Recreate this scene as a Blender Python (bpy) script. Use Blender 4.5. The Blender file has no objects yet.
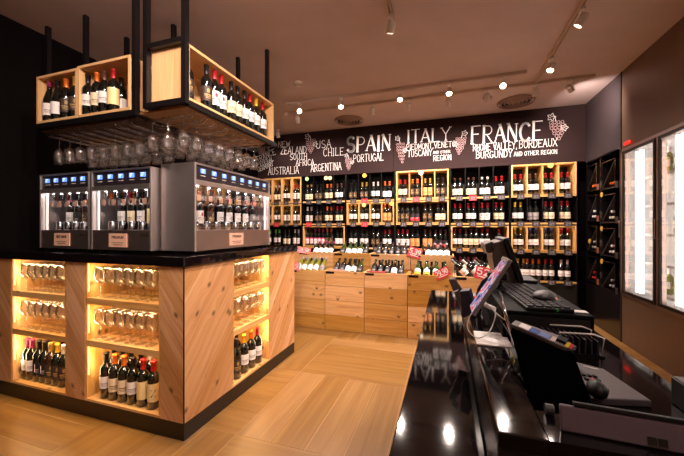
import bpy, math, random
from mathutils import Vector, Matrix, Euler
random.seed(7)
S = bpy.context.scene
C = S.collection
PI = math.pi
R = math.radians
CAM_H = 1.28
FPX = 320.0
YAW = math.atan(105 / 320.0)
cs, sn = math.cos(YAW), math.sin(YAW)


def at(px, py, axis, v):
    """where the sight line through a photograph point meets the plane axis = v (metres)"""
    xc = (px - 342) / FPX
    d = (cs * xc - sn, sn * xc + cs, -(py - 228) / FPX)
    o = (0, 0, CAM_H)
    t = (v - o[axis]) / d[axis]
    return Vector((d[0] * t, d[1] * t, CAM_H + d[2] * t))


# ------------------------------------------------------------------ mesh builder
class MB:
    def __init__(s):
        s.v = []; s.f = []; s.uv = []; s.sm = []

    def add(s, vs, fs, sm=False, uvs=None):
        o = len(s.v)
        s.v += [tuple(p) for p in vs]
        for i, f in enumerate(fs):
            s.f.append([o + k for k in f])
            s.sm.append(sm)
            s.uv.append(uvs[i] if uvs else [(0, 0)] * len(f))
        return s

    def box(s, x0, x1, y0, y1, z0, z1, grain=None, M=None):
        if x0 > x1: x0, x1 = x1, x0
        if y0 > y1: y0, y1 = y1, y0
        if z0 > z1: z0, z1 = z1, z0
        d = (x1 - x0, y1 - y0, z1 - z0)
        g = 'xyz'.index(grain) if grain else d.index(max(d))
        vs = [(x, y, z) for x in (x0, x1) for y in (y0, y1) for z in (z0, z1)]
        fs = [(0, 1, 3, 2), (4, 6, 7, 5), (0, 4, 5, 1), (2, 3, 7, 6), (0, 2, 6, 4), (1, 5, 7, 3)]
        ax = [0, 0, 1, 1, 2, 2]
        ru, rv = random.random() * 9, random.random() * 9
        uvs = []
        for f, a in zip(fs, ax):
            o = [k for k in (0, 1, 2) if k != a]
            if g in o:
                uu = [k for k in o if k != g][0]; vv = g
            else:
                uu, vv = o
            uvs.append([(vs[i][uu] + ru, vs[i][vv] + rv) for i in f])
        if M: vs = [M @ Vector(p) for p in vs]
        return s.add(vs, fs, False, uvs)

    def lathe(s, prof, n=16, c=(0, 0, 0), a0=0, a1=2 * PI, M=None, sm=True, uv=False):
        full = abs(a1 - a0 - 2 * PI) < 1e-6
        m = n if full else n + 1
        vs = []
        for r, z in prof:
            for i in range(m):
                a = a0 + (a1 - a0) * i / n
                vs.append((c[0] + r * math.cos(a), c[1] + r * math.sin(a), c[2] + z))
        z0, z1 = prof[0][1], prof[-1][1]
        fs = []; uvs = []
        for j in range(len(prof) - 1):
            for i in range(n):
                k = (i + 1) % m if full else i + 1
                fs.append((j * m + i, j * m + k, (j + 1) * m + k, (j + 1) * m + i))
                va = (prof[j][1] - z0) / ((z1 - z0) or 1); vb = (prof[j + 1][1] - z0) / ((z1 - z0) or 1)
                uvs.append([(i / n, va), ((i + 1) / n, va), ((i + 1) / n, vb), (i / n, vb)])
        if M: vs = [M @ Vector(p) for p in vs]
        return s.add(vs, fs, sm, uvs)

    def cyl(s, p0, p1, r, n=12, r1=None, sm=True):
        p0, p1 = Vector(p0), Vector(p1)
        r1 = r if r1 is None else r1
        q = (p1 - p0).to_track_quat('Z', 'Y').to_matrix().to_4x4()
        M = Matrix.Translation(p0) @ q
        L = (p1 - p0).length
        s.lathe([(r, 0), (r1, L)], n, M=M, sm=sm)
        for z, rr in ((0, r), (L, r1)):
            vs = [M @ Vector((rr * math.cos(2 * PI * i / n), rr * math.sin(2 * PI * i / n), z)) for i in range(n)]
            s.add(vs, [tuple(range(n)) if z else tuple(reversed(range(n)))])
        return s

    def tube(s, pts, r, n=6):
        pts = [Vector(p) for p in pts]
        rings = []
        for i, p in enumerate(pts):
            d = (pts[min(i + 1, len(pts) - 1)] - pts[max(i - 1, 0)]).normalized()
            q = d.to_track_quat('Z', 'Y').to_matrix()
            rings += [p + q @ Vector((r * math.cos(2 * PI * k / n), r * math.sin(2 * PI * k / n), 0)) for k in range(n)]
        fs = []
        for i in range(len(pts) - 1):
            for k in range(n):
                l = (k + 1) % n
                fs.append((i * n + k, i * n + l, (i + 1) * n + l, (i + 1) * n + k))
        fs.append(tuple(reversed(range(n)))); b = (len(pts) - 1) * n
        fs.append(tuple(b + k for k in range(n)))
        return s.add(rings, fs, True)

    def prism(s, poly, fn, h0, h1):
        """polygon (2-D) pushed from h0 to h1; fn maps (a, b, h) to 3-D"""
        n = len(poly)
        vs = [fn(a, b, h0) for a, b in poly] + [fn(a, b, h1) for a, b in poly]
        fs = [tuple(reversed(range(n))), tuple(range(n, 2 * n))]
        ro = random.random() * 9
        uv = [[(poly[i][0] + ro, poly[i][1]) for i in reversed(range(n))], [(p[0] + ro, p[1]) for p in poly]]
        for i in range(n):
            j = (i + 1) % n
            fs.append((i, j, n + j, n + i)); uv.append([(0, 0)] * 4)
        return s.add(vs, fs, False, uv)

    def sphere(s, c, r, n=12, sc=(1, 1, 1)):
        prof = [(max(1e-5, r * math.sin(PI * i / 8)), -r * math.cos(PI * i / 8)) for i in range(9)]
        M = Matrix.Translation(c) @ Matrix.Diagonal((*sc, 1))
        return s.lathe(prof, n, M=M)

    def mesh(s, name, mat):
        me = bpy.data.meshes.new(name)
        me.from_pydata(s.v, [], s.f)
        ul = me.uv_layers.new(name='UVMap')
        i = 0
        for p, u in zip(me.polygons, s.uv):
            for k, li in enumerate(p.loop_indices):
                ul.data[li].uv = u[k]
        me.polygons.foreach_set('use_smooth', s.sm)
        me.materials.append(mat)
        me.update()
        return me

    def build(s, name, mat, parent=None, bevel=0):
        o = bpy.data.objects.new(name, s.mesh(name, mat))
        C.objects.link(o)
        if parent: o.parent = parent
        if bevel:
            b = o.modifiers.new('bevel', 'BEVEL'); b.width = bevel; b.segments = 2; b.limit_method = 'ANGLE'
        return o


def thing(name, label, cat, loc=(0, 0, 0), rot=(0, 0, 0), group=None):
    o = bpy.data.objects.new(name, None)
    o.empty_display_size = .05
    C.objects.link(o)
    o.location = loc; o.rotation_euler = rot
    return tag(o, label, cat, group)


def tag(o, label, cat, group=None):
    o['label'] = label; o['category'] = cat
    if group: o['group'] = group
    return o


def struct(o):
    o['kind'] = 'structure'
    return o


def share(name, me, parent):
    o = bpy.data.objects.new(name, me)
    C.objects.link(o); o.parent = parent
    return o


# ------------------------------------------------------------------ materials
MC = {}


def col(c):
    """sRGB 0-255 -> linear"""
    return tuple(((x / 255) / 12.92 if x / 255 <= .04045 else ((x / 255 + .055) / 1.055) ** 2.4) for x in c) + (1,)


def mat(name, c, rough=.5, metal=0, coat=0, emit=0, ec=None, bump=0, bs=60, spec=.5, aniso=0, trans=0):
    if name in MC: return MC[name]
    m = bpy.data.materials.new(name); m.use_nodes = True
    nt = m.node_tree; b = nt.nodes['Principled BSDF']
    cc = col(c)
    # faint procedural variation so nothing is dead flat
    tc = nt.nodes.new('ShaderNodeTexCoord'); no = nt.nodes.new('ShaderNodeTexNoise')
    no.inputs['Scale'].default_value = bs; no.inputs['Detail'].default_value = 3
    nt.links.new(tc.outputs['Object'], no.inputs['Vector'])
    mx = nt.nodes.new('ShaderNodeMix'); mx.data_type = 'RGBA'
    mx.inputs[6].default_value = tuple(x * .88 for x in cc[:3]) + (1,)
    mx.inputs[7].default_value = tuple(min(1, x * 1.1) for x in cc[:3]) + (1,)
    nt.links.new(no.outputs['Fac'], mx.inputs[0])
    nt.links.new(mx.outputs[2], b.inputs['Base Color'])
    b.inputs['Roughness'].default_value = rough
    b.inputs['Metallic'].default_value = metal
    b.inputs['Coat Weight'].default_value = coat
    b.inputs['Specular IOR Level'].default_value = spec
    b.inputs['Anisotropic'].default_value = aniso
    b.inputs['Transmission Weight'].default_value = trans
    if emit:
        b.inputs['Emission Color'].default_value = col(ec or c)
        b.inputs['Emission Strength'].default_value = emit
    if bump:
        bp = nt.nodes.new('ShaderNodeBump'); bp.inputs['Strength'].default_value = bump
        bp.inputs['Distance'].default_value = .002
        nt.links.new(no.outputs['Fac'], bp.inputs['Height']); nt.links.new(bp.outputs[0], b.inputs['Normal'])
    MC[name] = m
    return m


def wood(name, dark, mid, light, rough=.45, knots=.5, var=.35, gs=1.0, spec=.4):
    if name in MC: return MC[name]
    m = bpy.data.materials.new(name); m.use_nodes = True
    nt = m.node_tree; N = nt.nodes; L = nt.links; b = N['Principled BSDF']

    def math_(op, a, b_=None, c_=None):
        n = N.new('ShaderNodeMath'); n.operation = op
        for i, x in enumerate((a, b_, c_)):
            if x is None: continue
            if isinstance(x, (int, float)): n.inputs[i].default_value = x
            else: L.new(x, n.inputs[i])
        return n.outputs[0]
    uv = N.new('ShaderNodeUVMap'); uv.uv_map = 'UVMap'
    sp = N.new('ShaderNodeSeparateXYZ'); L.new(uv.outputs[0], sp.inputs[0])
    geo = N.new('ShaderNodeNewGeometry'); oi = N.new('ShaderNodeObjectInfo')
    rnd = math_('FRACT', math_('ADD', geo.outputs['Random Per Island'], oi.outputs['Random']))
    u, v = sp.outputs[0], sp.outputs[1]
    off = math_('MULTIPLY', rnd, 37.0)
    # knots
    kc = N.new('ShaderNodeCombineXYZ')
    L.new(math_('ADD', math_('MULTIPLY', u, 4.2), off), kc.inputs[0]); L.new(math_('ADD', math_('MULTIPLY', v, 3.0), off), kc.inputs[1])
    vo = N.new('ShaderNodeTexVoronoi'); vo.voronoi_dimensions = '2D'; vo.inputs['Scale'].default_value = 1.0
    L.new(kc.outputs[0], vo.inputs['Vector'])
    d = vo.outputs['Distance']
    fall = math_('POWER', 2.718, math_('MULTIPLY', math_('MULTIPLY', d, d), -45.0))
    gc = N.new('ShaderNodeCombineXYZ')
    L.new(math_('ADD', math_('MULTIPLY', u, 34.0 * gs), math_('ADD', math_('MULTIPLY', fall, 2.2 * knots), off)), gc.inputs[0])
    L.new(math_('MULTIPLY', v, 1.6 * gs), gc.inputs[1]); L.new(off, gc.inputs[2])
    no = N.new('ShaderNodeTexNoise'); no.inputs['Scale'].default_value = 1.0; no.inputs['Detail'].default_value = 4
    no.inputs['Roughness'].default_value = .6; no.inputs['Distortion'].default_value = .6
    L.new(gc.outputs[0], no.inputs['Vector'])
    cr = N.new('ShaderNodeValToRGB'); e = cr.color_ramp.elements
    e[0].position = .25; e[0].color = col(dark); e[1].position = .78; e[1].color = col(light)
    k = e.new(.5); k.color = col(mid)
    L.new(no.outputs['Fac'], cr.inputs[0])
    # board to board tone
    hv = N.new('ShaderNodeHueSaturation')
    L.new(math_('ADD', math_('MULTIPLY', rnd, var), 1 - var / 2), hv.inputs['Value'])
    L.new(math_('ADD', math_('MULTIPLY', rnd, -.25 * var * 2), 1.1), hv.inputs['Saturation'])
    L.new(cr.outputs[0], hv.inputs['Color'])
    mx = N.new('ShaderNodeMix'); mx.data_type = 'RGBA'
    L.new(hv.outputs[0], mx.inputs[6]); mx.inputs[7].default_value = col(tuple(x * .42 for x in dark))
    km = N.new('ShaderNodeMapRange'); km.inputs[1].default_value = .085; km.inputs[2].default_value = .02
    km.inputs[3].default_value = 0; km.inputs[4].default_value = .85 if knots else 0
    L.new(d, km.inputs[0]); L.new(km.outputs[0], mx.inputs[0])
    L.new(mx.outputs[2], b.inputs['Base Color'])
    b.inputs['Roughness'].default_value = rough
    b.inputs['Specular IOR Level'].default_value = spec
    bp = N.new('ShaderNodeBump'); bp.inputs['Strength'].default_value = .12; bp.inputs['Distance'].default_value = .001
    L.new(no.outputs['Fac'], bp.inputs['Height']); L.new(bp.outputs[0], b.inputs['Normal'])
    MC[name] = m
    return m


def label_mat(name, base, mark=(60, 50, 50), emb=None, band=None, lines=True):
    """paper wine label: emblem, lines of print, optional colour band (all in the label's own UV)"""
    if name in MC: return MC[name]
    m = bpy.data.materials.new(name); m.use_nodes = True
    nt = m.node_tree; N = nt.nodes; L = nt.links; b = N['Principled BSDF']
    uv = N.new('ShaderNodeUVMap'); uv.uv_map = 'UVMap'
    sp = N.new('ShaderNodeSeparateXYZ'); L.new(uv.outputs[0], sp.inputs[0])

    def ma(op, *a):
        n = N.new('ShaderNodeMath'); n.operation = op
        for i, x in enumerate(a):
            if isinstance(x, (int, float)): n.inputs[i].default_value = x
            else: L.new(x, n.inputs[i])
        return n.outputs[0]
    u, v = sp.outputs[0], sp.outputs[1]
    cur = None
    du = ma('ABSOLUTE', ma('SUBTRACT', u, .5))

    def over(mask, c):
        nonlocal cur
        mx = N.new('ShaderNodeMix'); mx.data_type = 'RGBA'
        L.new(mask, mx.inputs[0])
        if cur is None: mx.inputs[6].default_value = col(base)
        else: L.new(cur, mx.inputs[6])
        mx.inputs[7].default_value = col(c); cur = mx.outputs[2]
    if band:
        over(ma('MULTIPLY', ma('GREATER_THAN', v, band[1]), ma('LESS_THAN', v, band[2])), band[0])
    if lines:
        for (c0, hh, w) in ((.2, .02, .2), (.3, .025, .26), (.42, .04, .3)):
            over(ma('MULTIPLY', ma('LESS_THAN', ma('ABSOLUTE', ma('SUBTRACT', v, c0)), hh), ma('LESS_THAN', du, w)), mark)
    if emb:
        dv = ma('SUBTRACT', v, .7)
        dd = ma('SQRT', ma('ADD', ma('MULTIPLY', ma('MULTIPLY', du, du), 2.2), ma('MULTIPLY', dv, dv)))
        over(ma('LESS_THAN', dd, .15), emb)
    if cur: L.new(cur, b.inputs['Base Color'])
    else: b.inputs['Base Color'].default_value = col(base)
    b.inputs['Roughness'].default_value = .55
    MC[name] = m
    return m


def glass_mat(name, tint=(.97, .97, .97), f0=.05, f1=.75, rough=.03, body=0):
    m = bpy.data.materials.new(name); m.use_nodes = True
    nt = m.node_tree; N = nt.nodes; L = nt.links
    N.remove(N['Principled BSDF'])
    tr = N.new('ShaderNodeBsdfTransparent'); tr.inputs[0].default_value = (*tint, 1)
    gl = N.new('ShaderNodeBsdfGlossy'); gl.inputs['Roughness'].default_value = rough
    lw = N.new('ShaderNodeLayerWeight'); lw.inputs[0].default_value = .35
    mr = N.new('ShaderNodeMapRange'); mr.inputs[3].default_value = f0; mr.inputs[4].default_value = f1
    L.new(lw.outputs['Facing'], mr.inputs[0])
    if body:
        lw.inputs[0].default_value = .3
        pw = N.new('ShaderNodeMath'); pw.operation = 'POWER'; pw.inputs[1].default_value = 2.2
        L.new(lw.outputs['Facing'], pw.inputs[0]); L.new(pw.outputs[0], mr.inputs[0])
        df = N.new('ShaderNodeBsdfDiffuse'); df.inputs[0].default_value = (.95, .93, .93, 1)
        m2 = N.new('ShaderNodeMixShader'); m2.inputs[0].default_value = body
        L.new(gl.outputs[0], m2.inputs[1]); L.new(df.outputs[0], m2.inputs[2]); gl = m2
    mx = N.new('ShaderNodeMixShader'); L.new(mr.outputs[0], mx.inputs[0]); L.new(tr.outputs[0], mx.inputs[1]); L.new(gl.outputs[0], mx.inputs[2])
    out = mx.outputs[0]
    L.new(out, N['Material Output'].inputs[0])
    return m


PINE = wood('pine_boards', (176, 124, 70), (214, 166, 106), (230, 190, 134), .45, .5, .22)
PANEL = wood('chevron_pine', (180, 126, 84), (204, 152, 106), (220, 172, 126), .42, .7, .3)
BIN = wood('crate_pine', (186, 128, 66), (216, 160, 92), (232, 184, 116), .5, .8, .5)
BOX = wood('display_crate_pine', (206, 158, 110), (224, 180, 132), (234, 196, 150), .45, 0, .1)
FLOORM = wood('floor_planks', (124, 88, 52), (142, 106, 64), (160, 124, 80), .3, 0, .2, .55, .5)
GROUT = mat('floor_joint', (186, 146, 100), .7)
BLACK = mat('black_paint', (16, 13, 13), .5)
BLACKG = mat('black_laminate', (14, 11, 12), .25, coat=.3)
STEELK = mat('black_steel', (20, 16, 18), .4, .3)
STONE = mat('black_polished_stone', (16, 11, 12), .05, coat=0, bs=300, spec=.36)
PLINTH = mat('plinth_black', (26, 20, 18), .3)
CEIL = mat('ceiling_paint', (196, 176, 174), .9, bs=3)
WALLD = mat('dark_wall_paint', (10, 5, 5), .8, bs=3, spec=.1)
BOARD = mat('chalkboard_paint', (44, 30, 30), .8, bs=4, spec=.12)
GREYP = mat('grey_panel', (50, 40, 43), .55, bs=3)
CHALK = mat('chalk_white', (255, 246, 244), .9)
CHALKP = mat('chalk_pink', (236, 196, 196), .9)
STEEL = mat('stainless_steel', (226, 216, 214), .3, .96, aniso=.5, bs=8)
STEELD = mat('stainless_dark', (176, 156, 150), .33, .95, bs=8)
CHROME = mat('chrome', (215, 212, 214), .12, 1.0)
BRONZE = mat('bronze_cladding', (120, 96, 80), .42, .5, bs=2)
LCD = mat('lcd_blue', (90, 140, 235), .3, emit=.8, ec=(110, 160, 255))
LCDT = mat('lcd_text', (225, 235, 255), .3, emit=1.2, ec=(225, 235, 255))
CARD = mat('peach_card', (226, 176, 150), .6)
INK = mat('dark_ink', (50, 36, 34), .7)
WHITEP = mat('white_plastic', (225, 216, 212), .4)
GREYPL = mat('grey_plastic', (120, 112, 114), .4)
BLKPL = mat('black_plastic', (12, 11, 12), .5, spec=.3)
TAGK = mat('price_card_black', (44, 36, 38), .5)
TAGR = mat('price_card_red', (196, 36, 48), .5)
TAGP = mat('price_card_pink', (236, 120, 126), .5)
PAPER = mat('white_paper', (238, 230, 224), .6)
LENS = mat('lit_lens', (255, 225, 195), .3, emit=60, ec=(255, 214, 176))
LED = mat('warm_led', (255, 215, 140), .3, emit=14, ec=(255, 200, 120))
LED2 = mat('warm_led_soft', (255, 215, 140), .3, emit=2, ec=(255, 205, 120))
TUBE = mat('white_led_tube', (255, 248, 240), .3, emit=3, ec=(255, 244, 236))
GLASS = bpy.data.materials.new('clear_glass'); GLASS.use_nodes = True
_g = GLASS.node_tree; _g.nodes.remove(_g.nodes['Principled BSDF'])
_b = _g.nodes.new('ShaderNodeBsdfGlass'); _b.inputs['Roughness'].default_value = .03; _b.inputs['IOR'].default_value = 1.5
_t = _g.nodes.new('ShaderNodeBsdfTransparent'); _m = _g.nodes.new('ShaderNodeMixShader'); _m.inputs[0].default_value = .3
_h = _g.nodes.new('ShaderNodeBsdfGlossy'); _h.inputs['Roughness'].default_value = .09; _a = _g.nodes.new('ShaderNodeMixShader'); _a.inputs[0].default_value = .13
_g.links.new(_t.outputs[0], _m.inputs[1]); _g.links.new(_b.outputs[0], _m.inputs[2])
_g.links.new(_m.outputs[0], _a.inputs[1]); _g.links.new(_h.outputs[0], _a.inputs[2])
_g.links.new(_a.outputs[0], _g.nodes['Material Output'].inputs[0])
PANE = glass_mat('window_glass', (.93, .93, .93), .05, .45)
WHITE = mat('cooler_white', (224, 222, 222), .4)
COLORS = {}
CAPS = {'r': ((176, 24, 34), 'red'), 'k': ((26, 20, 22), 'black'), 'g': ((178, 140, 62), 'gold'), 'o': ((222, 108, 34), 'orange'),
        'w': ((222, 210, 204), 'white'), 'p': ((158, 44, 92), 'magenta'), 'y': ((222, 172, 46), 'yellow'), 'b': ((60, 66, 140), 'blue'),
        'n': ((92, 58, 44), 'brown'), 's': ((150, 148, 152), 'silver'), 'e': ((112, 190, 70), 'green')}
LABS = {
    'W': (label_mat('label_white', (240, 228, 222), (150, 130, 126)), 'white'),
    'C': (label_mat('label_cream', (236, 212, 176), (140, 110, 80)), 'cream'),
    'R': (label_mat('label_red_mark', (240, 228, 222), (150, 120, 120), emb=(190, 40, 50)), 'white red-marked'),
    'T': (label_mat('label_tan', (222, 150, 92), (150, 84, 44)), 'orange-tan'),
    'D': (label_mat('label_dark_gold', (62, 46, 38), (176, 140, 80), emb=(170, 134, 74)), 'dark gold-printed'),
    'B': (label_mat('label_red_band', (40, 32, 34), (150, 130, 130), band=((206, 30, 56), .0, .45)), 'red-banded'),
    'P': (label_mat('label_pink_top', (240, 214, 214), (160, 110, 120), band=((206, 70, 120), .82, 1.0)), 'pink-topped white'),
    'K': (label_mat('label_black', (24, 22, 26), (160, 150, 150)), 'black'),
    'Y': (label_mat('label_yellow', (232, 200, 40), (90, 80, 30), band=((236, 230, 220), .45, 1.0)), 'yellow and white'),
    'G': (label_mat('label_grey', (150, 140, 138), (90, 80, 80)), 'grey'),
    'Z': (label_mat('label_gold_cream', (238, 212, 150), (190, 150, 80), lines=False), 'yellow-cream'),
    'V': (label_mat('label_plain_white', (244, 236, 230), lines=False), 'plain white'),
}
GLS = {'d': mat('dark_wine_glass', (14, 16, 14), .06, coat=.4, spec=.8), 'e': mat('green_wine_glass', (44, 66, 24), .07, coat=.4, spec=.8),
       'f': mat('yellow_green_wine_glass', (120, 124, 40), .08, coat=.4, spec=.8), 'c': mat('brown_wine_glass', (52, 28, 16), .07, coat=.4, spec=.8)}

# ------------------------------------------------------------------ camera
cam = bpy.data.cameras.new('camera'); co = bpy.data.objects.new('camera', cam); C.objects.link(co)
co.location = (0, 0, CAM_H); co.rotation_euler = (PI / 2, 0, YAW)
cam.sensor_width = 36; cam.lens = 36 * FPX / 684; cam.clip_start = .02
S.camera = co

# ------------------------------------------------------------------ lettering (hand chalk strokes)


def arc(cx, cy, rx, ry, a0, a1, n=8):
    return [(cx + rx * math.cos(R(a0 + (a1 - a0) * i / n)), cy + ry * math.sin(R(a0 + (a1 - a0) * i / n))) for i in range(n + 1)]


GL = {
    'A': [[(0, 0), (.5, 1)], [(.5, 1), (1, 0)], [(.2, .36), (.8, .36)]],
    'B': [[(.1, 0), (.1, 1)], [(.1, 1)] + arc(.5, .77, .35, .23, 90, -90) + [(.1, .54)], [(.1, .54)] + arc(.5, .27, .42, .27, 90, -90) + [(.1, 0)]],
    'C': [arc(.55, .5, .5, .5, 45, 315, 12)],
    'D': [[(.1, 0), (.1, 1)], [(.1, 1)] + arc(.4, .5, .55, .5, 90, -90, 10) + [(.1, 0)]],
    'E': [[(.1, 0), (.1, 1)], [(.1, 1), (.9, 1)], [(.1, .52), (.7, .52)], [(.1, 0), (.95, 0)]],
    'F': [[(.1, 0), (.1, 1)], [(.1, 1), (.95, 1)], [(.1, .52), (.75, .52)]],
    'G': [arc(.52, .5, .48, .5, 45, 340, 12) + [(.97, .42), (.6, .42)]],
    'H': [[(.1, 0), (.1, 1)], [(.9, 0), (.9, 1)], [(.1, .5), (.9, .5)]],
    'I': [[(.5, 0), (.5, 1)]],
    'L': [[(.15, 1), (.15, 0)], [(.15, 0), (.95, 0)]],
    'M': [[(.05, 0), (.1, 1)], [(.1, 1), (.5, .25), (.9, 1)], [(.9, 1), (.95, 0)]],
    'N': [[(.1, 0), (.1, 1)], [(.1, 1), (.9, 0)], [(.9, 0), (.9, 1)]],
    'O': [arc(.5, .5, .47, .5, 90, 450, 14)],
    'P': [[(.1, 0), (.1, 1)], [(.1, 1)] + arc(.5, .74, .42, .26, 90, -90) + [(.1, .48)]],
    'R': [[(.1, 0), (.1, 1)], [(.1, 1)] + arc(.5, .75, .4, .25, 90, -90) + [(.1, .5)], [(.4, .5), (.98, 0)]],
    'S': [arc(.5, .75, .4, .25, 40, 270, 9) + arc(.5, .25, .42, .25, 80, -150, 9)],
    'T': [[(.5, 0), (.5, 1)], [(0, 1), (1, 1)]],
    'U': [[(.1, 1), (.1, .3)] + arc(.5, .3, .4, .3, 180, 360, 8) + [(.9, 1)]],
    'V': [[(0, 1), (.5, 0)], [(.5, 0), (1, 1)]],
    'W': [[(0, 1), (.27, 0), (.5, .8), (.73, 0), (1, 1)]],
    'X': [[(0, 0), (1, 1)], [(0, 1), (1, 0)]],
    'Y': [[(0, 1), (.5, .5)], [(1, 1), (.5, .5)], [(.5, .5), (.5, 0)]],
    'Z': [[(.05, 1), (.95, 1), (.05, 0), (.95, 0)]],
    ',': [[(.5, .1), (.35, -.15)]], '.': [[(.45, .0), (.55, .08)]],
    '0': [arc(.5, .5, .4, .5, 90, 450, 12)], '2': [arc(.5, .72, .4, .28, 160, -20, 8) + [(.08, 0), (.95, 0)]],
    '3': [arc(.45, .75, .38, .25, 150, -90, 8), arc(.45, .26, .42, .26, 90, -150, 8)],
    '5': [[(.85, 1), (.2, 1), (.15, .58)] + arc(.45, .32, .42, .31, 100, -150, 9)],
    '9': [arc(.5, .7, .38, .3, 0, 360, 12), [(.88, .7), (.8, .2), (.45, 0)]],
}


def ribbon(mb, pts, w, fn, h=.0015):
    """a thin raised stroke through 2-D pts, laid out with fn(a, b, h)"""
    n = len(pts)
    for i in range(n - 1):
        a, b = Vector(pts[i]), Vector(pts[i + 1])
        d = b - a
        if d.length < 1e-7: continue
        t = d.normalized() * w * .35
        p = Vector((-d.y, d.x)).normalized() * w / 2
        a = a - t; b = b + t
        vs = [a - p, b - p, b + p, a + p]
        P = [fn(q.x, q.y, 0) for q in vs] + [fn(q.x, q.y, h) for q in vs]
        mb.add(P, [(4, 5, 6, 7), (0, 1, 5, 4), (1, 2, 6, 5), (2, 3, 7, 6), (3, 0, 4, 7)])


def word(mb, txt, W, H, w, fn, serif=True, heavy=0, gap=.22):
    """write txt in a W x H box with stroke width w"""
    adv = [(.35 if c in 'I,.' else (.5 if c == ' ' else (1.15 if c in 'MW' else 1.0))) for c in txt]
    tot = sum(adv) + gap * (len(txt) - 1)
    k = W / tot
    x = 0
    for c, a in zip(txt, adv):
        cw = a * k
        for si, st in enumerate(GL.get(c, [])):
            jy = H * .03 * math.sin(x * 91 + si)
            pts = [(x + p[0] * cw, p[1] * H + jy) for p in st]
            thick = w
            vert = abs(pts[0][0] - pts[-1][0]) < .62 * cw and len(st) == 2 and abs(pts[0][1] - pts[-1][1]) > .5 * H
            if heavy and ((vert and (si == 0 or (c == 'A' and si == 1))) or (c == 'N' and si == 1) or (c in 'SC' and si == 0)) and not (c == 'A' and si == 0) and not (c == 'N' and si == 0):
                thick = w * heavy
            ribbon(mb, pts, thick, fn)
            if serif and c not in 'CSGO,.0':
                for q in (pts[0], pts[-1]):
                    if (abs(q[1] - jy) < .02 * H or abs(q[1] - jy - H) < .02 * H) and len(st) == 2 and abs(pts[0][1] - pts[-1][1]) > .4 * H:
                        ribbon(mb, [(q[0] - .13 * k, q[1]), (q[0] + .13 * k, q[1])], w * .8, fn)
        x += cw + gap * k
    return mb


# ------------------------------------------------------------------ room shell
XL, XR, YB, YF, ZC = -3.47, 1.86, 5.36, -2.2, 3.03
# floor: basket-weave of four-plank squares
fl = MB(); q = .9195; g = .0022
x0s = -1.24
for i in range(-4, 6):
    for j in range(-6, 5):
        ox, oy = x0s + i * q, 2.6 + j * q
        for k in range(4):
            a, b = k * q / 4, (k + 1) * q / 4
            if (i + j) % 2: x0, x1, y0, y1, gr = ox + a + g, ox + b - g, oy + g, oy + q - g, 'y'
            else: x0, x1, y0, y1, gr = ox + g, ox + q - g, oy + a + g, oy + b - g, 'x'
            x0, x1 = max(x0, XL), min(x1, XR + 1.2); y0, y1 = max(y0, YF), min(y1, YB + .4)
            if x1 - x0 > .01 and y1 - y0 > .01: fl.box(x0, x1, y0, y1, -.012, 0, gr)
fo = struct(fl.build('floor', FLOORM))
o = MB().box(XL - .1, XR + 1.2, YF, YB + .5, -.08, -.0015).build('floor_joints', GROUT, fo)
struct(MB().box(XL - .12, XR + 1.25, YF - .1, YB + .6, ZC, ZC + .1).build('ceiling', CEIL))
struct(MB().box(XL - .12, XL, YF, YB + .5, 0, ZC).build('wall_left', WALLD))
struct(MB().box(XL - .12, XR + 1.2, YB + .36, YB + .48, 0, ZC).build('wall_back', WALLD))
struct(MB().box(XL - .12, XR + 1.2, YF - .12, YF, 0, ZC).build('wall_front', mat('front_wall', (196, 168, 150), .8)))
# right wall: bronze cladding around the coolers, grey panel over the side rack
wr = MB()
wr.box(XR, XR + .1, 4.41, YB, 2.2, ZC)
struct(wr.build('wall_right', GREYP))
cl = MB()
cl.box(XR, XR + .05, 1.0, 4.38, 2.16, ZC)
cl.box(XR, XR + .05, 1.0, 4.38, 0, .555)
cl.box(XR, XR + .05, YF, 1.0, 0, ZC)
struct(cl.build('wall_right_cladding', BRONZE))
struct(MB().box(XR - .006, XR + .06, 4.382, 4.408, 0, ZC).build('trim_1', BLACK))
struct(MB().box(XR + 1.1, XR + 1.2, YF, YB + .5, 0, ZC).build('wall_right_outer', WALLD))

# ------------------------------------------------------------------ chalkboard sign over the shelves


def bfn(a, b, h):
    return (a, YB - .004 - h, b)


def chalk(sign, txt, bl, br, ty, w=.0075, **k):
    P, Q = at(*bl, 1, YB), at(*br, 1, YB)
    H = at(bl[0], ty, 1, YB).z - P.z
    W = math.hypot(Q.x - P.x, Q.z - P.z); t = math.atan2(Q.z - P.z, Q.x - P.x)

    def f(a, b, h):
        return (P.x + a * math.cos(t) - b * math.sin(t), YB - .004 - h, P.z + a * math.sin(t) + b * math.cos(t))
    m = MB(); word(m, txt, W, H, w, f, **k)
    m.build('lettering', CHALK, sign)


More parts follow.
